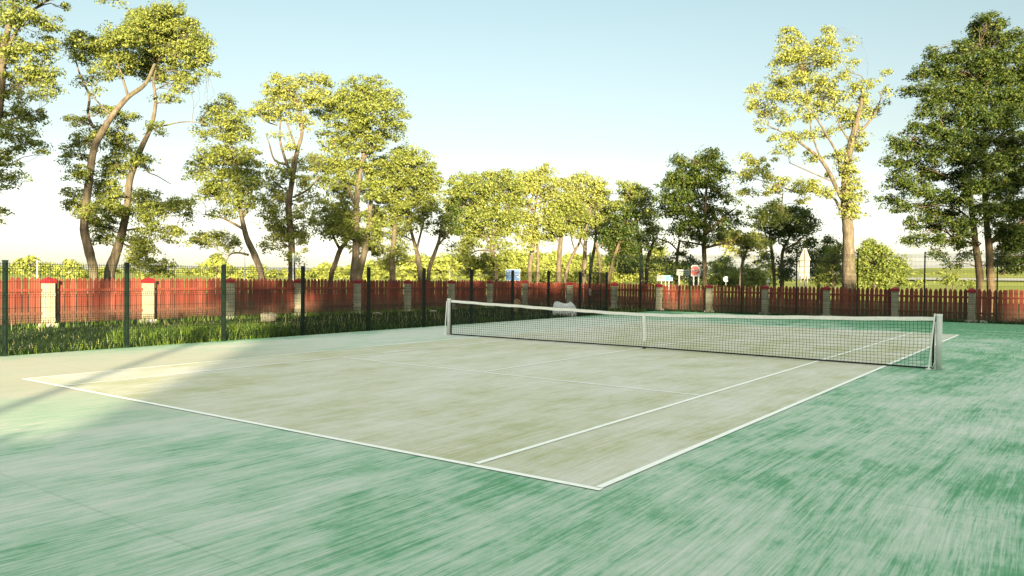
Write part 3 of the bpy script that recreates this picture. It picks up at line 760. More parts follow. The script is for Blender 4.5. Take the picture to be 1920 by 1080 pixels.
tree('ash_tree', 'shaded tree with thin curved trunk and drooping low branch behind the left picket fence', 'tree', 34.5,
     [[(490, 518, 14), (478, 480, 14), (464, 450, 12), (457, 425, 11), (452, 400, 9), (446, 360, 7), (440, 310, 5), (430, 250, 4)]],
     [(415, 205, 26, 18, .8), (430, 190, 20, 12, .7), (400, 230, 22, 16, .8), (440, 225, 26, 22, .9), (455, 255, 22, 18, .8), (425, 260, 26, 22, .9), (385, 250, 18, 12, .5), (395, 290, 28, 22), (370, 320, 20, 20, .8), (430, 300, 34, 26), (465, 300, 24, 22), (410, 340, 34, 24), (450, 345, 34, 26), (480, 330, 22, 22, .8), (385, 360, 22, 16, .7), (440, 385, 26, 16, .7), (415, 395, 22, 14, .6), (480, 375, 18, 14, .6),
      (385, 450, 24, 14, .8), (415, 440, 24, 14, .7), (440, 455, 20, 12, .6), (400, 475, 12, 9, .6), (365, 440, 14, 14, .6), (350, 400, 14, 22, .5)],
     seed=31, lf_=2.3, bs=1.25, ts=.9, limbs=[[(457, 430, 6), (436, 418, 5), (415, 408, 4), (385, 402, 3)], [(466, 478, 5), (447, 474, 4), (432, 477, 3), (425, 489, 2)], [(455, 410, 5), (466, 385, 4), (474, 350, 3)]], lai=1.5, leaf='leaf')
tree('ash_tree', 'open sunlit tree with upright yellowish trunk and bare side twigs behind the left pickets', 'tree', 37,
     [[(547, 518, 15), (547, 470, 15), (545, 430, 14), (541, 390, 14), (546, 350, 12), (552, 310, 11), (558, 280, 9), (566, 250, 7), (562, 200, 5)]],
     [(530, 155, 24, 13, .9), (560, 148, 18, 10, .9), (600, 150, 22, 14, .9), (515, 170, 26, 14, .8), (545, 185, 34, 16, .9), (590, 180, 30, 18, .9), (505, 200, 22, 14, .7), (485, 210, 18, 10, .6), (540, 210, 28, 12, .6), (512, 222, 18, 12, .5), (570, 225, 22, 18, .6), (530, 250, 16, 12, .3), (550, 268, 12, 12, .5), (530, 320, 26, 18, .5), (560, 330, 28, 20, .6), (590, 300, 18, 18, .5), (545, 300, 18, 14, .4),
      (520, 375, 28, 22, .9), (510, 405, 26, 18, .9), (530, 430, 30, 18, .9), (515, 455, 24, 14, .7), (555, 440, 22, 16, .8), (548, 475, 12, 14, .8), (570, 400, 20, 20, .8), (580, 370, 20, 18, .7), (500, 345, 18, 16, .6), (568, 450, 14, 14, .6)],
     seed=41, lf_=2.3, bs=1.3, ts=.85, limbs=[[(546, 330, 7), (532, 290, 6), (524, 255, 4), (528, 215, 3)], [(540, 310, 5), (515, 300, 4), (505, 270, 3), (498, 250, 2)], [(558, 285, 5), (545, 250, 4), (536, 225, 3)], [(550, 370, 5), (578, 355, 4), (600, 330, 3)], [(520, 235, 3), (500, 228, 2.5), (480, 212, 2)]], lai=1.5, leaf='leaf_light')
tree('ash_tree', 'tall broad sunlit tree with dark trunk and second leaning stem behind the left pickets', 'tree', 39.5,
     [[(664, 521, 16), (667, 480, 14), (668, 430, 12), (668, 390, 11), (672, 350, 9), (678, 310, 8), (686, 270, 6)], [(672, 521, 14), (684, 470, 12), (692, 420, 9), (694, 390, 8), (700, 350, 6)]],
     [(655, 155, 24, 12, .8), (695, 150, 22, 10, .9), (690, 175, 40, 14), (640, 180, 36, 20), (720, 175, 26, 14, .9), (735, 190, 22, 14, .9), (665, 205, 40, 20), (710, 210, 38, 20, .9), (745, 225, 22, 14, .8), (755, 215, 12, 9, .8), (640, 230, 36, 18, .9), (680, 240, 40, 20), (725, 245, 26, 14, .7), (630, 260, 30, 18, .8), (665, 275, 36, 20, 1.1), (700, 262, 26, 12, .8), (615, 200, 28, 18, .9),
      (610, 300, 28, 18, .9), (650, 315, 36, 20, 1), (690, 310, 28, 22, .9), (620, 335, 28, 20, .9), (660, 350, 32, 22, .9), (630, 370, 24, 18, .7), (700, 350, 24, 22, .8),
      (625, 410, 30, 20, .9), (645, 430, 26, 22, .9), (668, 440, 22, 26, .8), (615, 432, 20, 14, .7), (690, 440, 18, 20, .7), (700, 410, 22, 18, .7), (655, 400, 26, 16, .7)],
     seed=51, bs=1.25, lf_=2.1, limbs=[[(680, 300, 5), (700, 275, 4), (715, 245, 3)], [(668, 390, 6), (650, 345, 5), (635, 300, 3), (625, 260, 2)], [(686, 270, 4), (682, 230, 3), (680, 190, 2)]])
tree('ash_tree', 'small leaning forked tree between two taller trees behind the left pickets', 'tree', 42,
     [[(620, 522, 9), (630, 490, 9), (638, 468, 9), (648, 455, 7), (660, 430, 4)]],
     [(622, 425, 26, 16, .7), (640, 410, 24, 18, .8), (605, 405, 20, 16, .6), (655, 425, 20, 16, .7), (625, 385, 22, 16, .6), (655, 390, 20, 18, .6)],
     seed=55, limbs=[[(638, 468, 6), (628, 450, 5), (618, 425, 3)]], lai=1.5)
tree('ash_tree', 'rounded sunlit tree with a straight orange trunk above the left pickets near the corner', 'tree', 42.5,
     [[(736, 524, 11), (735, 490, 11), (738, 460, 9), (740, 430, 8), (742, 400, 6), (750, 350, 5)]],
     [(750, 285, 20, 12, .9), (770, 295, 30, 18), (735, 305, 30, 18), (795, 315, 24, 16, .9), (760, 325, 38, 20), (725, 335, 30, 20), (790, 345, 34, 20), (745, 360, 36, 20), (812, 345, 16, 16, .9), (800, 375, 24, 18, .9), (765, 380, 30, 16, .8), (715, 375, 24, 20, .9), (735, 405, 28, 18, .9), (715, 425, 22, 18, .9), (755, 430, 20, 16, .8), (705, 455, 22, 20, .9), (720, 480, 22, 18, .9), (745, 475, 14, 20, .9), (755, 455, 12, 14, .6), (700, 400, 18, 16, .6)],
     seed=61, bs=1.25, limbs=[[(742, 410, 4), (765, 370, 3), (780, 340, 2)]])
tree('ash_tree', 'slim forked tree with a Y shaped dark trunk behind the left pickets near the corner', 'tree', 44,
     [[(788, 524, 9), (785, 490, 9), (781, 470, 8), (774, 445, 6), (768, 420, 5), (760, 395, 4)]],
     [(770, 400, 26, 18, .9), (795, 400, 20, 16, .8), (755, 390, 22, 16, .8), (782, 420, 22, 12, .7), (745, 440, 14, 12, .5), (760, 475, 16, 8, .5), (775, 375, 24, 16, .8), (805, 385, 16, 14, .7)],
     seed=62, limbs=[[(781, 470, 5), (787, 445, 4), (795, 415, 3)], [(772, 450, 3), (755, 440, 2.5), (742, 430, 2)], [(782, 492, 3), (765, 490, 2.5), (750, 497, 2)]], lai=1.5)
tree('ash_tree', 'slim tree leaning right with a bare curved trunk in a gap of bright sky', 'tree', 44.5,
     [[(803, 524, 8), (806, 500, 8), (815, 475, 7), (822, 455, 6), (828, 430, 4), (836, 405, 3)]],
     [(825, 415, 20, 14, .9), (840, 405, 18, 16, .9), (835, 435, 18, 12, .8), (850, 425, 14, 14, .8), (815, 430, 10, 8, .5), (840, 455, 12, 10, .5), (850, 390, 16, 14, .9)],
     seed=63, limbs=[[(820, 462, 4), (838, 440, 3), (850, 425, 2)]], lai=1.6, leaf='leaf_dark')
tree('ash_tree', 'wide bright yellow green tree with shaded skirt left of the blue direction sign', 'tree', 55,
     [[(931, 527, 8), (928, 495, 8), (923, 470, 8), (921, 440, 6), (915, 400, 4)]],
     [(870, 335, 26, 12, .9), (905, 332, 22, 10), (935, 328, 26, 12), (860, 355, 28, 16), (895, 352, 34, 16), (935, 350, 32, 16), (965, 345, 18, 14, .9), (870, 380, 36, 18), (915, 378, 38, 18), (955, 375, 26, 18), (850, 375, 18, 16, .9), (885, 405, 38, 18), (930, 405, 36, 18), (960, 405, 20, 18), (870, 428, 30, 16, .9), (905, 430, 34, 16, .9), (945, 435, 26, 16, .9), (880, 455, 24, 16, .9), (925, 455, 20, 10, .7), (870, 480, 24, 18, 1), (890, 500, 26, 16, 1), (910, 480, 18, 10, .8), (930, 500, 16, 18, .9), (955, 470, 16, 14, .6), (945, 490, 14, 18, .9)],
     seed=71, limbs=[[(922, 460, 5), (900, 435, 4), (885, 410, 3)], [(922, 470, 4), (895, 470, 3), (880, 478, 2)], [(921, 445, 4), (940, 415, 3), (950, 390, 2)]])
tree('ash_tree', 'sunlit tree with twin pale trunks and a pointed top right of the blue direction sign', 'tree', 60,
     [[(993, 527, 9), (994, 495, 9), (999, 465, 8), (1001, 430, 7), (1003, 390, 5), (1010, 350, 3)], [(1008, 527, 6), (1009, 480, 6), (1006, 450, 5), (1008, 410, 4)]],
     [(1022, 312, 8, 8, .9), (1020, 325, 22, 12), (985, 330, 22, 12), (1005, 340, 30, 14), (1040, 345, 20, 14, .9), (980, 355, 24, 16), (1020, 362, 24, 14, .8), (1045, 370, 18, 14), (980, 385, 22, 14, .8), (1030, 385, 24, 14, .8), (985, 410, 24, 14, .9), (1020, 410, 24, 14, .7), (980, 435, 20, 14, .9), (1005, 440, 18, 12, .7), (1030, 435, 16, 12, .6), (990, 460, 16, 10, .6)],
     seed=81, limbs=[[(999, 455, 4), (985, 435, 3), (978, 415, 2)], [(1003, 400, 4), (990, 375, 3), (982, 350, 2)]], leaf='leaf_light')
tree('ash_tree', 'sunlit tree with one thick pale trunk and low spreading crown above the far pickets', 'tree', 60,
     [[(1048, 529, 10), (1048, 495, 9), (1050, 465, 9), (1053, 440, 7), (1060, 405, 4)]],
     [(1045, 395, 22, 14), (1065, 390, 24, 16), (1035, 415, 24, 14), (1065, 415, 26, 14), (1090, 405, 18, 14), (1050, 432, 24, 10, 1), (1030, 440, 16, 10, .8), (1075, 432, 16, 10, .9), (1055, 375, 20, 14, .9)],
     seed=82, limbs=[[(1050, 455, 4), (1035, 435, 3), (1025, 420, 2)]])
tree('ash_tree', 'sunlit round topped tree with a pale trunk leaning right above the far pickets', 'tree', 62,
     [[(1059, 529, 6), (1065, 500, 6), (1078, 470, 5), (1088, 450, 4), (1092, 410, 3)]],
     [(1100, 333, 24, 10), (1080, 345, 22, 12), (1120, 345, 24, 12), (1095, 360, 30, 14), (1130, 365, 16, 14), (1075, 370, 20, 14), (1110, 380, 30, 14), (1085, 390, 22, 12, .9), (1135, 385, 14, 14, .9)],
     seed=83, limbs=[[(1078, 470, 3), (1072, 450, 2.5), (1070, 430, 2)]], leaf='leaf_light')
tree('ash_tree', 'sunlit tree with a pair of pale upright trunks left of the dark gate trees', 'tree', 61,
     [[(1094, 529, 8), (1096, 495, 8), (1097, 465, 7), (1099, 430, 5), (1108, 390, 3)], [(1105, 526, 6), (1110, 490, 6), (1116, 455, 5), (1118, 420, 4)]],
     [(1115, 400, 28, 14), (1140, 405, 20, 14), (1100, 415, 24, 12), (1130, 425, 22, 12), (1100, 435, 18, 10, .8), (1140, 440, 16, 12, .8), (1120, 450, 14, 10, .6)],
     seed=84, limbs=[[(1097, 470, 3), (1088, 450, 2.5), (1082, 430, 2)]])
tree('dark_tree', 'dark shaded tree with yellow top and two leaning stems behind the wire gate', 'tree', 55,
     [[(1141, 529, 7), (1147, 500, 7), (1154, 475, 6), (1165, 445, 4)], [(1126, 529, 6), (1125, 500, 6), (1121, 475, 5), (1117, 455, 4)]],
     [(1170, 415, 28, 16, 1.2), (1150, 435, 24, 16, 1.2), (1180, 440, 24, 16, 1.2), (1160, 460, 30, 18, 1.2), (1190, 465, 22, 16, 1), (1135, 455, 16, 12, .9), (1150, 485, 22, 14, .9), (1180, 490, 24, 14, 1.1), (1170, 505, 18, 12, 1), (1185, 395, 24, 14, 1.2)],
     seed=91, leaf='leaf_dark', bark='bark_dark')
tree('ash_tree', 'tree with a lit yellow crown top behind the dark gate trees', 'tree', 58,
     [[(1203, 529, 9), (1202, 495, 9), (1200, 465, 8), (1195, 430, 6), (1190, 390, 3)], [(1212, 529, 7), (1214, 490, 7), (1222, 460, 5), (1232, 445, 3)]],
     [(1170, 345, 14, 10, .9), (1195, 348, 16, 12, .9), (1180, 362, 28, 14), (1205, 370, 20, 14), (1165, 380, 20, 14), (1200, 390, 26, 14), (1215, 405, 18, 18, .9), (1225, 430, 20, 14, .8), (1210, 450, 20, 12, .6), (1235, 455, 18, 10, .5)],
     seed=92, leaf='leaf')
tree('dark_tree', 'large dark green tree with a forked black trunk behind the stop sign', 'tree', 50,
     [[(1321, 530, 8), (1321, 495, 8), (1320, 465, 9), (1322, 435, 8), (1322, 400, 6), (1325, 350, 4), (1330, 310, 3)]],
     [(1333, 285, 16, 10, 1.1), (1325, 300, 26, 14, 1.2), (1275, 300, 16, 12, 1), (1300, 315, 30, 16, 1.2), (1345, 315, 22, 16, 1), (1265, 330, 22, 14, 1), (1250, 345, 18, 14, 1), (1290, 340, 30, 16, 1.2), (1325, 340, 26, 16, 1.1), (1245, 370, 18, 14, .9), (1275, 370, 28, 16, 1.1), (1310, 370, 26, 16, 1.1), (1350, 355, 18, 14, .7), (1260, 395, 26, 14, 1), (1295, 400, 28, 16, 1.1), (1330, 395, 22, 14, .9), (1370, 370, 18, 12, .6), (1365, 400, 20, 14, .8), (1345, 420, 24, 14, 1), (1300, 425, 28, 14, 1.1), (1270, 430, 24, 12, .8), (1355, 440, 20, 10, .7), (1320, 445, 26, 10, .9), (1385, 415, 14, 10, .6), (1280, 455, 20, 8, .5)],
     seed=101, leaf='leaf_dark', bark='bark_dark', limbs=[[(1322, 440, 6), (1340, 425, 5), (1360, 405, 4), (1380, 390, 2)], [(1321, 465, 5), (1350, 458, 4), (1375, 452, 2)], [(1320, 430, 5), (1300, 400, 4), (1280, 370, 2)], [(1320, 460, 4), (1296, 455, 3), (1275, 452, 2)]])
tree('dark_tree', 'thin dark tree showing between the white direction sign and the gate trees', 'tree', 53,
     [[(1270, 529, 6), (1269, 495, 6), (1271, 470, 5), (1275, 450, 4)]],
     [(1245, 490, 18, 10, .7), (1265, 505, 26, 14, 1.2), (1290, 495, 22, 12, 1), (1255, 515, 20, 10, 1.2), (1300, 515, 20, 12, 1.2), (1280, 475, 16, 10, .6)],
     seed=102, leaf='leaf_dark', bark='bark_dark', limbs=[[(1271, 470, 3), (1255, 455, 2.5), (1235, 448, 2)]])
tree('old_ash_tree', 'tallest lone tree with bare golden trunk and lopsided open crown right of the signs', 'tree', 43,
     [[(1592, 534, 46), (1591, 505, 42), (1591, 470, 37), (1590, 430, 36), (1586, 390, 33), (1585, 350, 28), (1588, 310, 24), (1596, 270, 24), (1606, 230, 18), (1614, 195, 12), (1618, 160, 7)]],
     [(1476, 55, 9, 12, .9), (1497, 65, 9, 14, .9), (1470, 80, 16, 16), (1555, 62, 12, 14), (1490, 95, 24, 16), (1545, 85, 24, 18), (1515, 85, 20, 14, .8), (1470, 115, 22, 16), (1510, 120, 28, 18), (1550, 115, 26, 18), (1590, 80, 9, 18, .45), (1595, 105, 10, 12, .5), (1465, 150, 24, 16), (1500, 150, 26, 16), (1540, 150, 28, 16), (1580, 135, 16, 16, .6), (1455, 180, 24, 16, .9), (1495, 185, 26, 18, .9), (1535, 180, 26, 18), (1570, 175, 22, 18, .8), (1420, 165, 16, 12, .7), (1415, 195, 16, 14, .8), (1440, 210, 24, 14, .8), (1475, 220, 24, 14, .7), (1520, 215, 26, 14, .7), (1560, 205, 20, 14, .7), (1605, 165, 18, 18, .6), (1625, 150, 14, 12, .7), (1620, 185, 16, 16, .7), (1660, 145, 7, 16, .5), (1655, 180, 12, 16, .6), (1640, 210, 18, 14, .7), (1415, 225, 14, 8, .6), (1460, 250, 22, 12, .6), (1500, 255, 24, 14, .6), (1540, 250, 22, 14, .6), (1430, 245, 12, 8, .5), (1475, 275, 20, 12, .7), (1520, 290, 22, 12, .6), (1455, 290, 14, 9, .5), (1565, 290, 16, 22, .7),
      (1600, 225, 20, 26, 1.1), (1605, 270, 16, 24, .9), (1592, 320, 16, 26, .9), (1595, 365, 24, 20, 1), (1590, 395, 22, 14, 1), (1605, 345, 12, 18, .6), (1560, 330, 14, 10, .5),
      (1415, 295, 22, 14, .9), (1400, 325, 20, 16, .9), (1435, 325, 26, 14, .9), (1470, 340, 24, 12, .8), (1405, 355, 22, 12, .8), (1445, 355, 22, 10, .6), (1500, 350, 24, 14, .9), (1525, 345, 22, 10, .9), (1540, 365, 16, 10, .8), (1510, 372, 16, 10, .7), (1550, 350, 14, 12, .8),
      (1430, 395, 26, 14, 1, -2), (1455, 405, 22, 14, 1, -2), (1420, 415, 18, 10, .8, -2), (1460, 385, 20, 12, .9, -2)],
     seed=131, lf_=2.3, ts=.56, leaf='leaf_light', lai=1.5,
     limbs=[[(1580, 375, 15), (1565, 345, 14), (1552, 318, 12), (1535, 295, 11), (1510, 275, 8), (1480, 255, 5), (1440, 235, 3)], [(1577, 395, 10), (1562, 370, 8), (1535, 360, 6), (1490, 358, 5), (1450, 345, 3), (1415, 335, 2)], [(1575, 330, 9), (1570, 290, 7), (1545, 245, 6), (1520, 200, 5), (1505, 140, 3)], [(1610, 250, 10), (1630, 228, 8), (1645, 205, 5), (1655, 170, 2)], [(1560, 340, 5), (1525, 325, 4), (1480, 305, 3)], [(1540, 300, 6), (1522, 250, 5), (1517, 210, 4), (1500, 170, 3)], [(1596, 270, 6), (1575, 235, 5), (1560, 190, 3)], [(1468, 362, 4), (1466, 385, 4), (1468, 405, 3), (1440, 402, 2)], [(1660, 145, 1.2), (1662, 130, 1)], [(1625, 160, 1.5), (1628, 120, .8)]])
tree('ash_tree', 'bright low leafy tree between the stop sign and the back of the tall sign', 'tree', 56,
     [[(1388, 531, 6), (1392, 495, 6), (1400, 470, 5), (1410, 450, 4)]],
     [(1370, 440, 24, 10, 1), (1405, 440, 28, 12, 1.1), (1385, 455, 30, 12, 1.1), (1420, 455, 20, 12, 1), (1350, 450, 16, 8, .8), (1400, 470, 20, 8, .6), (1365, 465, 14, 6, .5), (1375, 475, 16, 6, .4)],
     seed=111, leaf='leaf_light')
tree('dark_tree', 'dark bushy tree with several thin stems left of the back of the tall sign', 'tree', 60,
     [[(1452, 532, 6), (1450, 500, 6), (1447, 470, 6), (1443, 440, 4), (1450, 410, 3)], [(1466, 532, 8), (1466, 500, 7), (1468, 470, 6), (1480, 445, 4), (1490, 420, 3)]],
     [(1480, 390, 22, 12, 1.1), (1505, 400, 20, 14, 1.1), (1475, 412, 26, 14, 1.1), (1515, 420, 18, 14, 1.1), (1440, 425, 18, 14, .9), (1495, 432, 26, 14, 1.1), (1460, 440, 24, 14, .8), (1520, 450, 18, 12, .8), (1435, 450, 16, 12, .7), (1490, 460, 22, 12, .7), (1440, 480, 20, 10, .7), (1425, 490, 14, 8, .6), (1480, 490, 18, 14, .9), (1475, 510, 16, 14, 1)],
     seed=141, leaf='leaf_dark', bark='bark_dark', limbs=[[(1447, 465, 3), (1436, 440, 2.5), (1430, 420, 2)], [(1468, 470, 4), (1500, 450, 3), (1515, 430, 2)]])
tree('dark_tree', 'small dark leaning tree between the tall sign back and the massive trunk', 'tree', 58,
     [[(1535, 533, 6), (1537, 505, 6), (1542, 485, 5), (1550, 460, 3)]],
     [(1550, 450, 14, 9, .9), (1545, 470, 22, 12, 1), (1530, 490, 18, 14, 1.1), (1555, 485, 16, 14, 1), (1530, 512, 18, 12, 1.2), (1565, 462, 8, 8, .6), (1515, 475, 12, 12, .8)],
     seed=142, leaf='leaf_dark', bark='bark_dark')
tree('leafy_shrub', 'lit yellow green shrub against the left side of the massive trunk', 'shrub', 52,
     [[(1562, 535, 5), (1561, 510, 5), (1565, 480, 3)]],
     [(1565, 465, 14, 12, 1), (1560, 485, 18, 12, 1.1), (1552, 505, 20, 12, 1.1), (1560, 522, 24, 10, 1.2), (1570, 500, 14, 18, 1), (1540, 525, 16, 8, 1)],
     seed=143, leaf='leaf')
tree('dark_tree', 'dense dark tree with two joined trunks at the right edge of the photo', 'tree', 41,
     [[(1838, 543, 22), (1836, 505, 21), (1830, 465, 18), (1826, 430, 17), (1822, 390, 14), (1818, 330, 9), (1815, 260, 5)], [(1858, 543, 22), (1856, 505, 21), (1855, 470, 20), (1851, 430, 17), (1848, 390, 16), (1846, 330, 14), (1846, 260, 11), (1850, 180, 8), (1852, 110, 5)]],
     [(1850, 30, 16, 10, 1), (1838, 50, 26, 16, 1.1), (1870, 45, 18, 14, 1.1), (1850, 75, 34, 18, 1.2), (1890, 70, 22, 16, 1.1), (1745, 95, 12, 10, .9), (1755, 110, 22, 14, 1.1), (1800, 85, 16, 12, .8), (1800, 105, 26, 16, 1.1), (1840, 110, 32, 20, 1.3), (1885, 105, 30, 20, 1.3), (1735, 135, 22, 14, 1), (1770, 135, 28, 18, 1.2), (1815, 140, 32, 20, 1.3), (1860, 145, 34, 22, 1.3), (1905, 140, 28, 24, 1.3), (1705, 165, 16, 10, .9), (1740, 170, 28, 16, 1.1), (1785, 175, 32, 20, 1.3), (1830, 180, 34, 22, 1.3), (1880, 185, 34, 24, 1.3), (1920, 190, 26, 30, 1.2), (1745, 205, 24, 16, 1), (1785, 215, 32, 20, 1.2), (1835, 220, 34, 22, 1.3), (1885, 225, 34, 24, 1.3), (1715, 240, 20, 12, .9), (1680, 265, 20, 12, .9), (1745, 245, 28, 16, 1.1), (1790, 255, 30, 20, 1.2), (1840, 260, 32, 22, 1.2), (1895, 265, 32, 24, 1.2), (1705, 275, 28, 16, 1.1), (1750, 285, 32, 18, 1.2), (1800, 295, 30, 20, 1.2), (1880, 300, 32, 22, 1.2), (1670, 300, 18, 10, .8), (1700, 310, 28, 14, 1.1), (1745, 325, 32, 18, 1.2), (1790, 335, 28, 18, 1), (1900, 340, 30, 22, 1.1), (1690, 340, 26, 14, 1.1), (1720, 355, 30, 16, 1.1), (1765, 365, 28, 16, 1), (1665, 372, 16, 10, .9), (1690, 385, 26, 12, .9), (1735, 390, 30, 14, .9), (1785, 385, 20, 14, .7), (1895, 385, 30, 20, 1.1), (1710, 415, 22, 12, .9), (1750, 420, 28, 14, .9), (1790, 415, 24, 14, .7), (1720, 445, 22, 12, 1), (1760, 445, 24, 12, .8), (1795, 455, 20, 14, .8), (1755, 475, 18, 10, .7), (1785, 490, 16, 12, .6), (1812, 475, 12, 14, .6), (1880, 430, 24, 16, 1), (1905, 430, 24, 20, 1.1), (1885, 470, 22, 16, 1), (1910, 485, 20, 18, 1), (1890, 505, 18, 12, .8), (1900, 395, 26, 24, 1.1), (1910, 450, 24, 24, 1.1), (1885, 445, 16, 16, .9), (1835, 340, 26, 22, 1.1, -1.5), (1845, 390, 26, 16, 1, -1.5), (1815, 370, 20, 18, 1, -1), (1870, 350, 26, 22, 1.1, -1), (1865, 400, 20, 14, .9, -1.5), (1815, 420, 20, 14, .9, -1), (1800, 440, 20, 14, .9), (1770, 400, 22, 16, 1), (1880, 490, 20, 16, 1), (1860, 305, 26, 20, 1.1, -1), (1825, 300, 24, 20, 1.1, -1), (1935, 300, 40, 60, 1), (1940, 420, 30, 60, 1), (1960, 120, 40, 60, 1), (1930, 90, 24, 30, 1.1)],
     seed=151, leaf='leaf_dark', bark='bark_dark', lai=1.5, lf_=3.2, ts=.62, limbs=[[(1858, 455, 11), (1872, 440, 9), (1888, 428, 7), (1920, 415, 4)], [(1846, 330, 8), (1870, 280, 6), (1890, 220, 3)], [(1820, 370, 7), (1790, 340, 5), (1750, 320, 3)], [(1826, 420, 6), (1800, 395, 5), (1760, 385, 3), (1720, 390, 2)], [(1818, 330, 6), (1790, 270, 4), (1760, 220, 2)], [(1848, 230, 6), (1870, 180, 4), (1885, 130, 2)]])
tree('willow_tree', 'round pale green bushy tree standing in the field right of the massive trunk', 'tree', 78,
     [[(1640, 536, 6), (1640, 515, 5), (1641, 485, 3)]],
     [(1636, 458, 16, 10, 1.2), (1622, 470, 16, 12, 1.2), (1650, 472, 16, 12, 1.2), (1612, 490, 16, 14, 1.2), (1635, 485, 22, 14, 1.3), (1658, 492, 14, 16, 1.2), (1620, 510, 20, 14, 1.3), (1645, 512, 22, 14, 1.3), (1610, 528, 18, 8, 1.2), (1640, 530, 26, 8, 1.3), (1664, 515, 10, 16, 1.2)],
     seed=161, leaf='leaf_willow', lai=2.0)
tree('willow_tree', 'narrow pale green tree beside the round bushy tree in the field', 'tree', 82,
     [[(1684, 536, 4), (1683, 515, 4), (1685, 495, 2)]],
     [(1686, 480, 7, 8, 1), (1682, 493, 11, 9, 1.1), (1690, 500, 11, 10, 1.1), (1680, 508, 11, 9, 1.1), (1692, 516, 13, 9, 1.1), (1682, 524, 14, 9, 1.1), (1698, 528, 9, 8, 1)],
     seed=162, leaf='leaf_willow', lai=1.8)
GB = 'bushes across the road'
for k, (lab, D, sx, bl, lf) in enumerate([
    ('round sunlit bush behind the round speed sign', 70, 1352, [(1352, 490, 18, 8), (1340, 500, 18, 10), (1365, 502, 16, 10), (1350, 515, 28, 10), (1375, 515, 12, 12), (1345, 526, 30, 8), (1372, 527, 16, 8)], 'leaf_willow'),
    ('sunlit rounded bush right of the round speed sign', 72, 1408, [(1405, 503, 14, 7), (1418, 510, 14, 9), (1398, 512, 16, 9), (1410, 520, 24, 9), (1425, 522, 10, 9), (1400, 529, 26, 6)], 'leaf_willow'),
    ('dark round bush at the foot of the thin stemmed trees', 74, 1441, [(1441, 500, 10, 8), (1437, 512, 12, 10), (1447, 515, 10, 10), (1441, 526, 14, 8)], 'leaf_dark'),
    ('sunlit tall bush between the turquoise sign and the gate trees', 110, 1233, [(1235, 470, 16, 12), (1222, 485, 16, 12), (1240, 490, 14, 12), (1228, 503, 18, 12), (1240, 512, 14, 12), (1222, 520, 20, 9)], 'leaf'),
    ('tall sunlit bush behind the pale twin trunks', 140, 975, [(970, 480, 18, 12), (990, 490, 18, 12), (965, 500, 20, 12), (985, 512, 22, 12), (1005, 505, 16, 12), (975, 522, 26, 8)], 'leaf_far'),
    ('low sunlit bush behind the trunk that leans right', 138, 1050, [(1040, 490, 20, 12), (1065, 495, 18, 12), (1035, 508, 20, 12), (1060, 514, 24, 12), (1085, 510, 16, 10), (1050, 524, 30, 7)], 'leaf_far'),
    ('low sunlit bush left of the dark gate trees', 142, 1120, [(1115, 495, 18, 12), (1135, 505, 16, 12), (1105, 512, 20, 10), (1130, 520, 22, 9), (1155, 515, 16, 10)], 'leaf_far')]):
    tree('bush', lab, 'bush', D, [[(sx, 532, 3), (sx, 515, 3), (sx+2, 503, 2)]], [b+(1.15,) for b in bl], seed=200+k, leaf=lf, lai=1.9, group=GB)
GD = 'small trees far off on the left'
for k, (lab, D, sx, bl) in enumerate([
    ('broad distant tree right of the edge fence post on the far left', 110, 62, [(60, 482, 14, 7), (48, 492, 18, 9), (75, 494, 16, 9), (60, 502, 26, 9), (85, 505, 14, 7)]),
    ('narrow distant tree left of the orange lit trunk', 112, 130, [(128, 492, 9, 7), (134, 500, 10, 8), (124, 508, 11, 7), (136, 512, 12, 7)]),
    ('round distant tree below the drooping low branch', 105, 406, [(405, 483, 14, 8), (395, 493, 14, 9), (417, 494, 12, 9), (406, 505, 20, 9)])]):
    tree('distant_tree', lab, 'tree', D, [[(sx, 525, 3), (sx, 508, 3), (sx, 494, 2)]], bl, seed=230+k, leaf='leaf_far', lai=1.4, group=GD, L=.5)

# far wood that closes the view on the left and in the centre
def wood(name, label, prof, depth, leaf, seed, L, thick, lai):
    r = np.random.default_rng(seed); s = depth/FPX; pts = []
    us = np.array([p_[0] for p_ in prof], float); vs = np.array([p_[1] for p_ in prof], float)
    u = us[0]; B = []
    while u < us[-1]:
        top = np.interp(u, us, vs)+r.uniform(-3, 4)
        bot = 520+ (u-960)*.0098
        v = top+6
        while v < bot:
            B.append((at(u+r.uniform(-6, 6), v, depth+r.uniform(-thick, thick)), RGT*11*s, UPV*8*s, FWD*11*s, 1.0)); v += 9
        u += 12
    pts, cl, dd = clump_points(B, r, L, lai, L*2.2)
    k_ = pts[:, 2] > -.1; pts = pts[k_]; dd = dd[k_]
    o = leaves_mesh(name, pts, L, M[leaf], None, seed+5, dd)
    tag(o, label, 'wood', kind='stuff'); return o
wood('distant_wood', 'sunlit scrub and hedges far off beyond the left picket fence',
     [(-60, 498), (10, 496), (40, 493), (100, 496), (150, 506), (240, 505), (330, 506), (380, 500), (440, 497), (480, 499), (520, 503), (590, 499), (630, 501), (700, 500), (740, 496)], 140, 'leaf_far', 301, .48, 4, 1.5)
wood('distant_wood', 'bright wood edge filling the view behind the middle trees',
     [(600, 498), (700, 492), (750, 484), (780, 474), (800, 478), (835, 474), (870, 482), (905, 484), (950, 474), (985, 472), (1030, 476), (1080, 472), (1130, 476), (1180, 482), (1230, 486), (1270, 492)], 165, 'leaf_far', 302, .7, 5, 1.6)
wood('distant_wood', 'hazy pale wood on the skyline behind the field at the right',
     [(1690, 518), (1712, 513), (1728, 508), (1745, 512), (1800, 514), (1840, 516), (1960, 517), (2060, 515)], 420, 'leaf_far', 303, 1.6, 8, 1.2)
GF = 'shrubs in the field at the right'
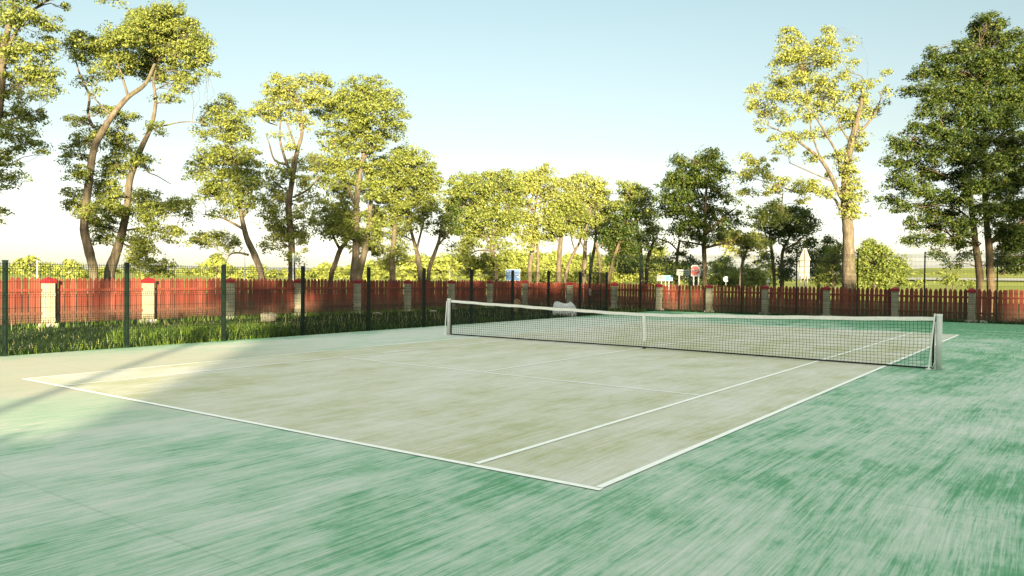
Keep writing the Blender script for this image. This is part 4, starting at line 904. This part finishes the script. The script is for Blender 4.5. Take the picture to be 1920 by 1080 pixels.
for k, (lab, sx, v0, v1, w_) in enumerate([('rounded shrub standing in the right hand field beyond the pale strip', 1775, 519, 529, 8), ('narrow shrub in the right hand field left of the joined trunks', 1787, 515, 528, 5), ('flat dark shrub low in the right hand field before the joined trunks', 1818, 526, 533, 14), ('wide low shrub in the field beside the narrow pale tree', 1722, 523, 531, 12)]):
    D = 150
    tree('shrub', lab, 'shrub', D, [[(sx, v1, 1.5), (sx, (v0+v1)/2, 1)]], [(sx-w_*.4, (v0+v1)/2, w_*.6, (v1-v0)/2), (sx+w_*.4, (v0+v1)/2+1, w_*.6, (v1-v0)/2.4)], seed=240+k, leaf='leaf', lai=1.6, L=.45, group=GF, twig=False)
# pale strip (sandy field) far right
polar('sandy_field', [286, 300, 318], [R_(x) for x in np.linspace(-9.5, 6, 40)], simple('pale_sand_field', (.36, .35, .30), .9, .1, .02), .35)['kind'] = 'structure'

# ------------------------------------------------------------------ signs and poles beyond the fence
def text_mesh(name, s, size, mat, parent, org, right, up, nrm, spacing=1.0):
    cu = bpy.data.curves.new(name, 'FONT'); cu.body = s; cu.size = size; cu.extrude = .002; cu.align_x = 'CENTER'; cu.align_y = 'CENTER'; cu.space_character = spacing; cu.offset = size*.012
    to = bpy.data.objects.new(name+'_tmp', cu); col.objects.link(to); bpy.context.view_layer.update()
    me = bpy.data.meshes.new_from_object(to.evaluated_get(bpy.context.evaluated_depsgraph_get()))
    bpy.data.objects.remove(to); me.name = name
    mx = Matrix(((right[0], up[0], nrm[0], org[0]), (right[1], up[1], nrm[1], org[1]), (right[2], up[2], nrm[2], org[2]), (0, 0, 0, 1)))
    me.transform(mx); me.materials.clear(); me.materials.append(mat)
    o = bpy.data.objects.new(name, me); col.objects.link(o); o.parent = parent; 
    rt = parent
    while rt.parent is not None: rt = rt.parent
    if rt is parent: o.matrix_parent_inverse = Matrix.Translation(-rt.location)
    return o
UPZ = np.array([0, 0, 1.])
class Sign:
    """a sign facing back towards the court: local frame in metres about its centre"""
    def __init__(s, name, label, u, v, depth, turn=0, cat='sign'):
        s.c = at(u, v, depth); a = math.atan2(FWD[0], FWD[1])+R_(turn)
        s.r = np.array([math.cos(a), -math.sin(a), 0]); s.n = np.array([-math.sin(a), -math.cos(a), 0])
        s.root = empty(name, (s.c[0], s.c[1], -.06)); tag(s.root, label, cat); s.m = depth/FPX
    def P(s, x, z, o=0): return s.c+s.r*x+UPZ*z+s.n*o
    def plate(s, name, mat, poly, o0, o1, parent=None):
        k = len(poly); mb = MB(); vs = [s.P(x, z, o) for o in (o1, o0) for x, z in poly]
        mb.add(vs, [tuple(range(k)), tuple(range(2*k-1, k-1, -1))]+[(j, j+k, (j+1) % k+k, (j+1) % k) for j in range(k)])
        return mb.build(name, mat, parent or s.root)
    def rect(s, name, mat, x0, x1, z0, z1, o0, o1, parent=None): return s.plate(name, mat, [(x0, z0), (x1, z0), (x1, z1), (x0, z1)], o0, o1, parent)
    def pole(s, x, ztop, rad, mat, o=-.04):
        mb = MB(); p_ = s.P(x, ztop, o); mb.tube([(p_[0], p_[1], -.1), p_], rad, 10); return mb.build('pole', mat, s.root, True)
# stop sign on a white square-cornered board
S = Sign('stop_sign', 'red and white STOP sign on a white board with two white poles', 1303, 507.5, 44)
m_ = S.m; hw, hh = 10.2*m_, 10.6*m_
bd = S.plate('board', M['sign_white'], [(-hw, -hh), (hw*.9, -hh), (hw, -hh*.8), (hw, hh*.35), (hw*.45, hh), (-hw*.45, hh), (-hw*.95, hh*.6)], 0, .02)
oc = [(math.cos(R_(22.5+45*k))*8.9*m_-.6*m_, math.sin(R_(22.5+45*k))*8.9*m_) for k in range(8)]
face = S.plate('sign_face', M['sign_red'], oc, .021, .028)
text_mesh('lettering', 'STOP', 7.4*m_, M['sign_white'], face, S.P(-.6*m_, 0, .030), S.r, UPZ, S.n)
S.pole(-2*m_, -hh*.5, .035, M['white']); S.pole(7.2*m_, -hh*.5, .035, M['white'])
# turquoise and white sign
S = Sign('information_sign', 'small white and turquoise information board just above the far pickets', 1246.5, 521.5, 46)
m_ = S.m
bd = S.rect('board', M['sign_white'], -15*m_, 15*m_, -5.4*m_, 5.4*m_, 0, .02)
S.rect('turquoise_panel', M['sign_teal'], 2*m_, 14*m_, -4.6*m_, 4.6*m_, .021, .026, bd)
S.plate('white_emblem', M['sign_white'], [(7*m_, 1.6*m_), (8.2*m_, .3*m_), (9.2*m_, 3*m_), (10*m_, .6*m_), (12.2*m_, .2*m_), (10.4*m_, -.8*m_), (9.4*m_, -2.6*m_), (8*m_, -.9*m_)], .027, .030, bd)
mb = MB()
for x0, x1, z in ((-13, 0, 1.6), (-13, -1, -.2)):
    x = x0
    while x < x1:
        w_ = rnd.uniform(.8, 1.6); a, b = S.P(x*m_, z*m_, .023), S.P((x+w_)*m_, (z+1.0)*m_, .023)
        mb.add([S.P(x*m_, z*m_, .022), S.P((x+w_)*m_, z*m_, .022), S.P((x+w_)*m_, (z+rnd.uniform(.7, 1.3))*m_, .022), S.P(x*m_, (z+1)*m_, .022)], [(0, 1, 2, 3)]); x += w_+.5
mb.build('lettering', M['sign_grey'], bd)
for x in (-6, 1.5, 8): S.pole(x*m_, -3*m_, .025, M['white'])
# grey-green direction board
S = Sign('direction_sign', 'faded grey green direction board on a white pole left of the STOP sign', 1280.5, 511, 45)
m_ = S.m
bd = S.rect('board', M['sign_white'], -11.8*m_, 11.8*m_, -5.4*m_, 5.4*m_, 0, .02)
S.rect('sign_face', M['sign_grey'], -11.0*m_, 11.2*m_, -4.6*m_, 3.9*m_, .021, .025, bd)
mb = MB()
for z in (1.2, -2.6):
    x = -7.5
    while x < 8:
        w_ = rnd.uniform(.7, 1.5)
        mb.add([S.P(x*m_, z*m_, .027), S.P((x+w_)*m_, z*m_, .027), S.P((x+w_)*m_, (z+rnd.uniform(.9, 1.5))*m_, .027), S.P(x*m_, (z+1.1)*m_, .027)], [(0, 1, 2, 3)]); x += w_+.45
mb.build('lettering', M['letter_dark'], bd)
S.pole(-6.5*m_, -3*m_, .035, M['white'])
mb = MB(); a = S.P(12.6*m_, 6*m_, 0); b = S.P(12.6*m_, -1.5*m_, 0); mb.tube([a, b], .02, 6); mb.tube([S.P(11.5*m_, 0, 0), S.P(12.6*m_, 0, 0)], .012, 6); mb.build('side_plate', M['white'], bd)
# blue direction sign
S = Sign('direction_sign', 'square blue direction board with white arrows above the far left pickets', 961.5, 515.5, 50)
m_ = S.m
bd = S.rect('board', M['sign_white'], -13.8*m_, 13.8*m_, -11*m_, 10.5*m_, 0, .02)
fa = S.rect('sign_face', M['sign_blue'], -12.9*m_, 12.9*m_, -10.2*m_, 9.6*m_, .021, .025, bd)
mb = MB()
def bar(x0, x1, z0, z1): mb.add([S.P(x0*m_, z0*m_, .028), S.P(x1*m_, z0*m_, .028), S.P(x1*m_, z1*m_, .028), S.P(x0*m_, z1*m_, .028)], [(0, 1, 2, 3)])
bar(-12.5, 12.5, .9, 1.5)
for cx_, cz_, sg in ((-9.5, 6, -1), (10, -3.6, 1)):
    mb.add([S.P((cx_+sg*2.2)*m_, cz_*m_, .028), S.P(cx_*m_, (cz_+2.1)*m_, .028), S.P(cx_*m_, (cz_+.8)*m_, .028), S.P((cx_-sg*2)*m_, (cz_+.8)*m_, .028), S.P((cx_-sg*2)*m_, (cz_-.8)*m_, .028), S.P(cx_*m_, (cz_-.8)*m_, .028), S.P(cx_*m_, (cz_-2.1)*m_, .028)],
           [(0, 1, 2), (0, 2, 5), (0, 5, 6), (2, 3, 4, 5)])
for z in (6.3, 3.1, -2.6, -6.8):
    x = -6.2
    while x < 5.5:
        w_ = rnd.uniform(.7, 1.3); bar(x, x+w_*.8, z, z+rnd.uniform(.5, .9)); x += w_+1.3
mb.build('lettering', M['sign_white'], fa)
S.pole(-8*m_, -8*m_, .035, M['galv']); S.pole(8*m_, -8*m_, .035, M['galv'])
# round end-of-limit sign
S = Sign('speed_sign', 'small round speed sign showing a struck out 50 in front of a sunlit bush', 1361.3, 523.5, 58)
m_ = S.m
cir = lambda r_: [(math.cos(2*math.pi*k/28)*r_*m_, math.sin(2*math.pi*k/28)*r_*m_) for k in range(28)]
bd = S.plate('disc', M['sign_white'], cir(5.2), 0, .02)
fc = text_mesh('lettering', '50', 6.2*m_, M['letter_dark'], bd, S.P(.1*m_, 0, .022), S.r, UPZ, S.n)
S.plate('stripe', M['letter_dark'], [(-3.9*m_, -2.9*m_), (-3.4*m_, -3.4*m_), (3.9*m_, 2.9*m_), (3.4*m_, 3.4*m_)], .024, .026, bd)
S.pole(0, 0, .03, M['galv'])
# back of a tall board with a pointed top
S = Sign('tall_sign', 'pale back of a tall traffic board with a pointed top on three poles', 1508.5, 494, 44, turn=6)
m_ = S.m
bd = S.plate('board', M['galv'], [(-9*m_, -28*m_), (9.4*m_, -28*m_), (9.4*m_, 6.5*m_), (11.2*m_, 6.5*m_), (2.4*m_, 28*m_), (-1.4*m_, 28*m_), (-11*m_, 6.5*m_), (-9*m_, 6.5*m_)], -.02, 0)
S.plate('side_panel', M['galv'], [(-11.6*m_, -14*m_), (-9.2*m_, -17*m_), (-8.6*m_, 5.5*m_), (-10*m_, 5*m_), (-11.6*m_, -4*m_)], -.09, -.07)
for z in (5.5, -6, -18): S.rect('crossbar', M['bark'], -8.8*m_, 9.2*m_, (z-.55)*m_, (z+.55)*m_, .002, .03, bd)
for x, top in ((-6.8, -24), (.4, 26), (5, -24)): S.pole(x*m_, top*m_, .032, M['galv'], .05)
# rounded sign back seen edge on by the open tree trunk
S = Sign('round_sign', 'grey back of a round traffic sign on a white pole beside the upright trunk', 553.5, 483, 36, turn=0)
m_ = S.m
S.plate('disc', M['sign_grey'], [(math.cos(2*math.pi*k/24)*3.4*m_, math.sin(2*math.pi*k/24)*8.5*m_) for k in range(24)], -.02, 0)
S.pole(-3.4*m_, 8*m_, .03, M['white'], .05)
GP = 'thin white poles beyond the left fence'
for u, vt, D, lab in ((70, 489, 60, 'thin pale pole left of the cream pillar on the far left'), (459, 468, 60, 'tall thin white pole beside the thin curved trunk'), (843, 497, 60, 'thin pale pole between the leaning slim tree and the far corner'), (1441, 521, 64, 'small white pointed marker post before the dark round bush')):
    p_ = at(u, vt, D); mb = MB()
    if u == 1441:
        w2 = 3.4*D/FPX; z0 = p_[2]-.4
        mb.add([(p_[0]-w2*RG0[0], p_[1]-w2*RG0[1], z0), (p_[0]+w2*RG0[0], p_[1]+w2*RG0[1], z0), tuple(p_), (p_[0]-w2*RG0[0]+FWD[0]*.1, p_[1]-w2*RG0[1]+FWD[1]*.1, z0), (p_[0]+w2*RG0[0]+FWD[0]*.1, p_[1]+w2*RG0[1]+FWD[1]*.1, z0), (p_[0]+FWD[0]*.1, p_[1]+FWD[1]*.1, p_[2])], [(0, 1, 2), (3, 5, 4), (0, 3, 4, 1), (1, 4, 5, 2), (2, 5, 3, 0)])
        mb.tube([(p_[0]+FWD[0]*.15, p_[1]+FWD[1]*.15, -.1), (p_[0]+FWD[0]*.15, p_[1]+FWD[1]*.15, z0+.2)], .03, 6)
        o = mb.build('marker_post', M['white'], None, origin=(p_[0], p_[1], 0)); tag(o, lab, 'marker')
    else:
        mb.tube([(p_[0], p_[1], -.1), tuple(p_)], .04, 8); mb.tube([(p_[0], p_[1], p_[2]), (p_[0], p_[1], p_[2]+.04)], [.05, .03], 8)
        o = mb.build('white_pole', M['white'], None, origin=(p_[0], p_[1], 0)); tag(o, lab, 'pole', GP)

# ------------------------------------------------------------------ unseen buildings, trees and hedge added behind the camera to shade the court
DV = np.array([-math.sin(R_(SUN_AZ)), -math.cos(R_(SUN_AZ))]); NV_ = np.array([-DV[1], DV[0]])
if NV_[0] < 0: NV_ = -NV_
def st(s_, t_): return NV_*s_+DV*t_
def shading(s0, s1, t0_, t1_, H, HR, label, nw):  # unseen gabled block, sized to keep the court in shade
    c = st((s0+s1)/2, (t0_+t1_)/2)
    root = empty('shading_building', (c[0], c[1], -.06)); tag(root, label, 'building')
    def B3(s_, t_, z): p_ = st(s_, t_); return (p_[0], p_[1], z)
    tm = (t0_+t1_)/2; mb = MB()
    mb.add([B3(s0, t0_, -.1), B3(s1, t0_, -.1), B3(s1, t1_, -.1), B3(s0, t1_, -.1), B3(s0, t0_, H), B3(s1, t0_, H), B3(s1, t1_, H), B3(s0, t1_, H), B3(s0, tm, HR-.15), B3(s1, tm, HR-.15)],
           [(0, 1, 5, 4), (2, 3, 7, 6), (1, 2, 6, 9, 5), (3, 0, 4, 8, 7)]); mb.build('wall', simple('plaster', (.5, .46, .36), .9, .1, 3), root)
    e = .5; mb = MB(); q = (HR-H)/((t1_-t0_)/2)*e
    mb.add([B3(s0-.1, t0_-e, H-q), B3(s1+.1, t0_-e, H-q), B3(s1+.1, tm, HR), B3(s0-.1, tm, HR), B3(s1+.1, t1_+e, H-q), B3(s0-.1, t1_+e, H-q),
            B3(s0-.1, t0_-e, H-q+.12), B3(s1+.1, t0_-e, H-q+.12), B3(s1+.1, tm, HR+.12), B3(s0-.1, tm, HR+.12), B3(s1+.1, t1_+e, H-q+.12), B3(s0-.1, t1_+e, H-q+.12)],
           [(0, 3, 2, 1), (3, 5, 4, 2), (6, 7, 8, 9), (9, 8, 10, 11), (0, 1, 7, 6), (5, 11, 10, 4), (0, 6, 9, 3), (3, 9, 11, 5), (1, 2, 8, 7), (2, 4, 10, 8)])
    mb.build('roof', simple('roof_tiles', (.25, .10, .06), .8, .3, 4), root)
    gm = simple('window_glass', (.05, .06, .07), .1, .1, 2)
    for k in range(nw):
        for z in ((.9, 4.0) if H < 8 else (.9, 4.0, 7.0)):
            sx = s0+1.2+k*3.1; mb = MB(); o = t1_+.03
            if z+1.8 > H: continue
            mb.add([B3(sx, o, z), B3(sx+1.4, o, z), B3(sx+1.4, o, z+1.7), B3(sx, o, z+1.7)], [(0, 1, 2, 3)]); wn = mb.build('window', gm, root)
            mb = MB()
            for a, b in (((sx-.06, z-.06), (sx-.06, z+1.76)), ((sx+1.46, z-.06), (sx+1.46, z+1.76)), ((sx-.1, z-.06), (sx+1.5, z-.06)), ((sx-.1, z+1.76), (sx+1.5, z+1.76))):
                mb.tube([B3(a[0], o+.02, a[1]), B3(b[0], o+.02, b[1])], .06, 4)
            mb.build('frame', M['white'], wn)
shading(-9.75, 8.0, -55, -45, 7.6, 11.2, 'lower plastered building with a tiled gable roof added unseen behind the camera to cast shade', 5)
shading(8.2, 10.0, -54, -46, 6.2, 8.8, 'narrow plastered link with a tiled roof, added unseen to block sun between the two school buildings', 0)
shading(10.2, 19.6, -55, -45, 7.6, 10.8, 'taller plastered building with a tiled gable roof added unseen behind the camera to cast shade', 3)
def back_tree(s_, t_, h, cb, rad, dens, seed, label):
    """an unseen tree added behind the camera for its shade: trunk to height cb, crown of clumps from cb to h"""
    r = np.random.default_rng(seed); p_ = st(s_, t_)
    root = empty('shade_tree', (p_[0], p_[1], -.06)); tag(root, label, 'tree', 'trees behind the camera')
    mb = MB(); P = [np.array([p_[0], p_[1], -.1])]; 
    for k in range(1, 7): P.append(np.array([p_[0]+r.normal()*.15, p_[1]+r.normal()*.15, (cb+(h-cb)*.7)*k/6]))
    mb.tube(P, [.15*(1-.11*k) for k in range(7)], 10)
    B = []
    nb = max(8, int((h-cb)*rad*.9))
    for k in range(nb):
        f = (k+.5)/nb; z = cb+(h-cb)*f; rr = rad*math.sin(math.pi*min(.97, .18+f*.8))**.7
        a = r.uniform(0, 2*np.pi); q = rr*math.sqrt(r.uniform(.05, .8))
        c = np.array([p_[0]+math.cos(a)*q, p_[1]+math.sin(a)*q, z]); b_ = rad*.42
        B.append((c, np.array([b_, 0, 0]), np.array([0, 0, b_*.75]), np.array([0, b_, 0]), dens))
        j = min(6, int(z*.8/((cb+(h-cb)*.7)/6))); cv = curve(P[j], c, r); mb.tube(cv, [.08*(1-.14*i) for i in range(len(cv))], 5, False)
    mb.build('trunk', M['bark'], root, True)
    pts, cl, dd = clump_points(B, r, .30, 2.0, .7)
    leaves_mesh('crown', pts, .30, M['leaf'], root, seed+9, dd)
BT = [(-16.3, -27, 12.8, 7.6, 2.2, 1.6), (-19.8, -27, 13.2, 7.4, 2.6, 1.6), (-23.8, -30, 12, 6.2, 2.6, 1.2), (-11.2, -28, 13.4, 6.2, 2.6, 2.6), (-8.9, -37, 13.6, 6.2, 1.9, 2.6), (-4.8, -38, 13.6, 5.5, 2.6, 2.2), (-.6, -37, 12.8, 5.5, 2.6, 2.0),
      (11.2, -30, 13.2, 5, 2.6, 1.2), (14.0, -30, 15.6, 5, 2.6, 1.3), (23.6, -28, 16.4, 8.2, 2.8, .8), (27.5, -28, 16.8, 8.2, 3.2, .8)]
for k, a in enumerate(BT):  # unseen trees, placed and sized for the shade they cast
    back_tree(*a, seed=400+k, label='leafy shade tree added unseen behind the camera to block the sun')

# unseen clipped hedge, added behind the camera to shade the near-left court
hr = np.random.default_rng(77); HB = []; p0_ = st(-9.0, -20.5); hd = empty('hedge', (p0_[0], p0_[1], -.06)); tag(hd, 'clipped green hedge added unseen behind and left of the camera to cast shade', 'hedge')
mb = MB()
for k in range(34):
    s_ = -8.4-k*.40; p_ = st(s_, -20.5)
    mb.tube([(p_[0], p_[1], -.1), (p_[0]+hr.normal()*.1, p_[1]+hr.normal()*.1, 1.1)], [.03, .015], 5)
    for z_ in (.25, .6, .95, 1.22): HB.append((np.array([p_[0], p_[1], z_+hr.uniform(-.06, .06)]), np.array([.42, 0, 0]), np.array([0, 0, .30]), np.array([0, .42, 0]), 2.0))
mb.build('stem', M['bark'], hd)
pts, cl, dd = clump_points(HB, hr, .10, 3.2, .22)
leaves_mesh('foliage', pts, .09, M['leaf_dark'], hd, 78, dd)
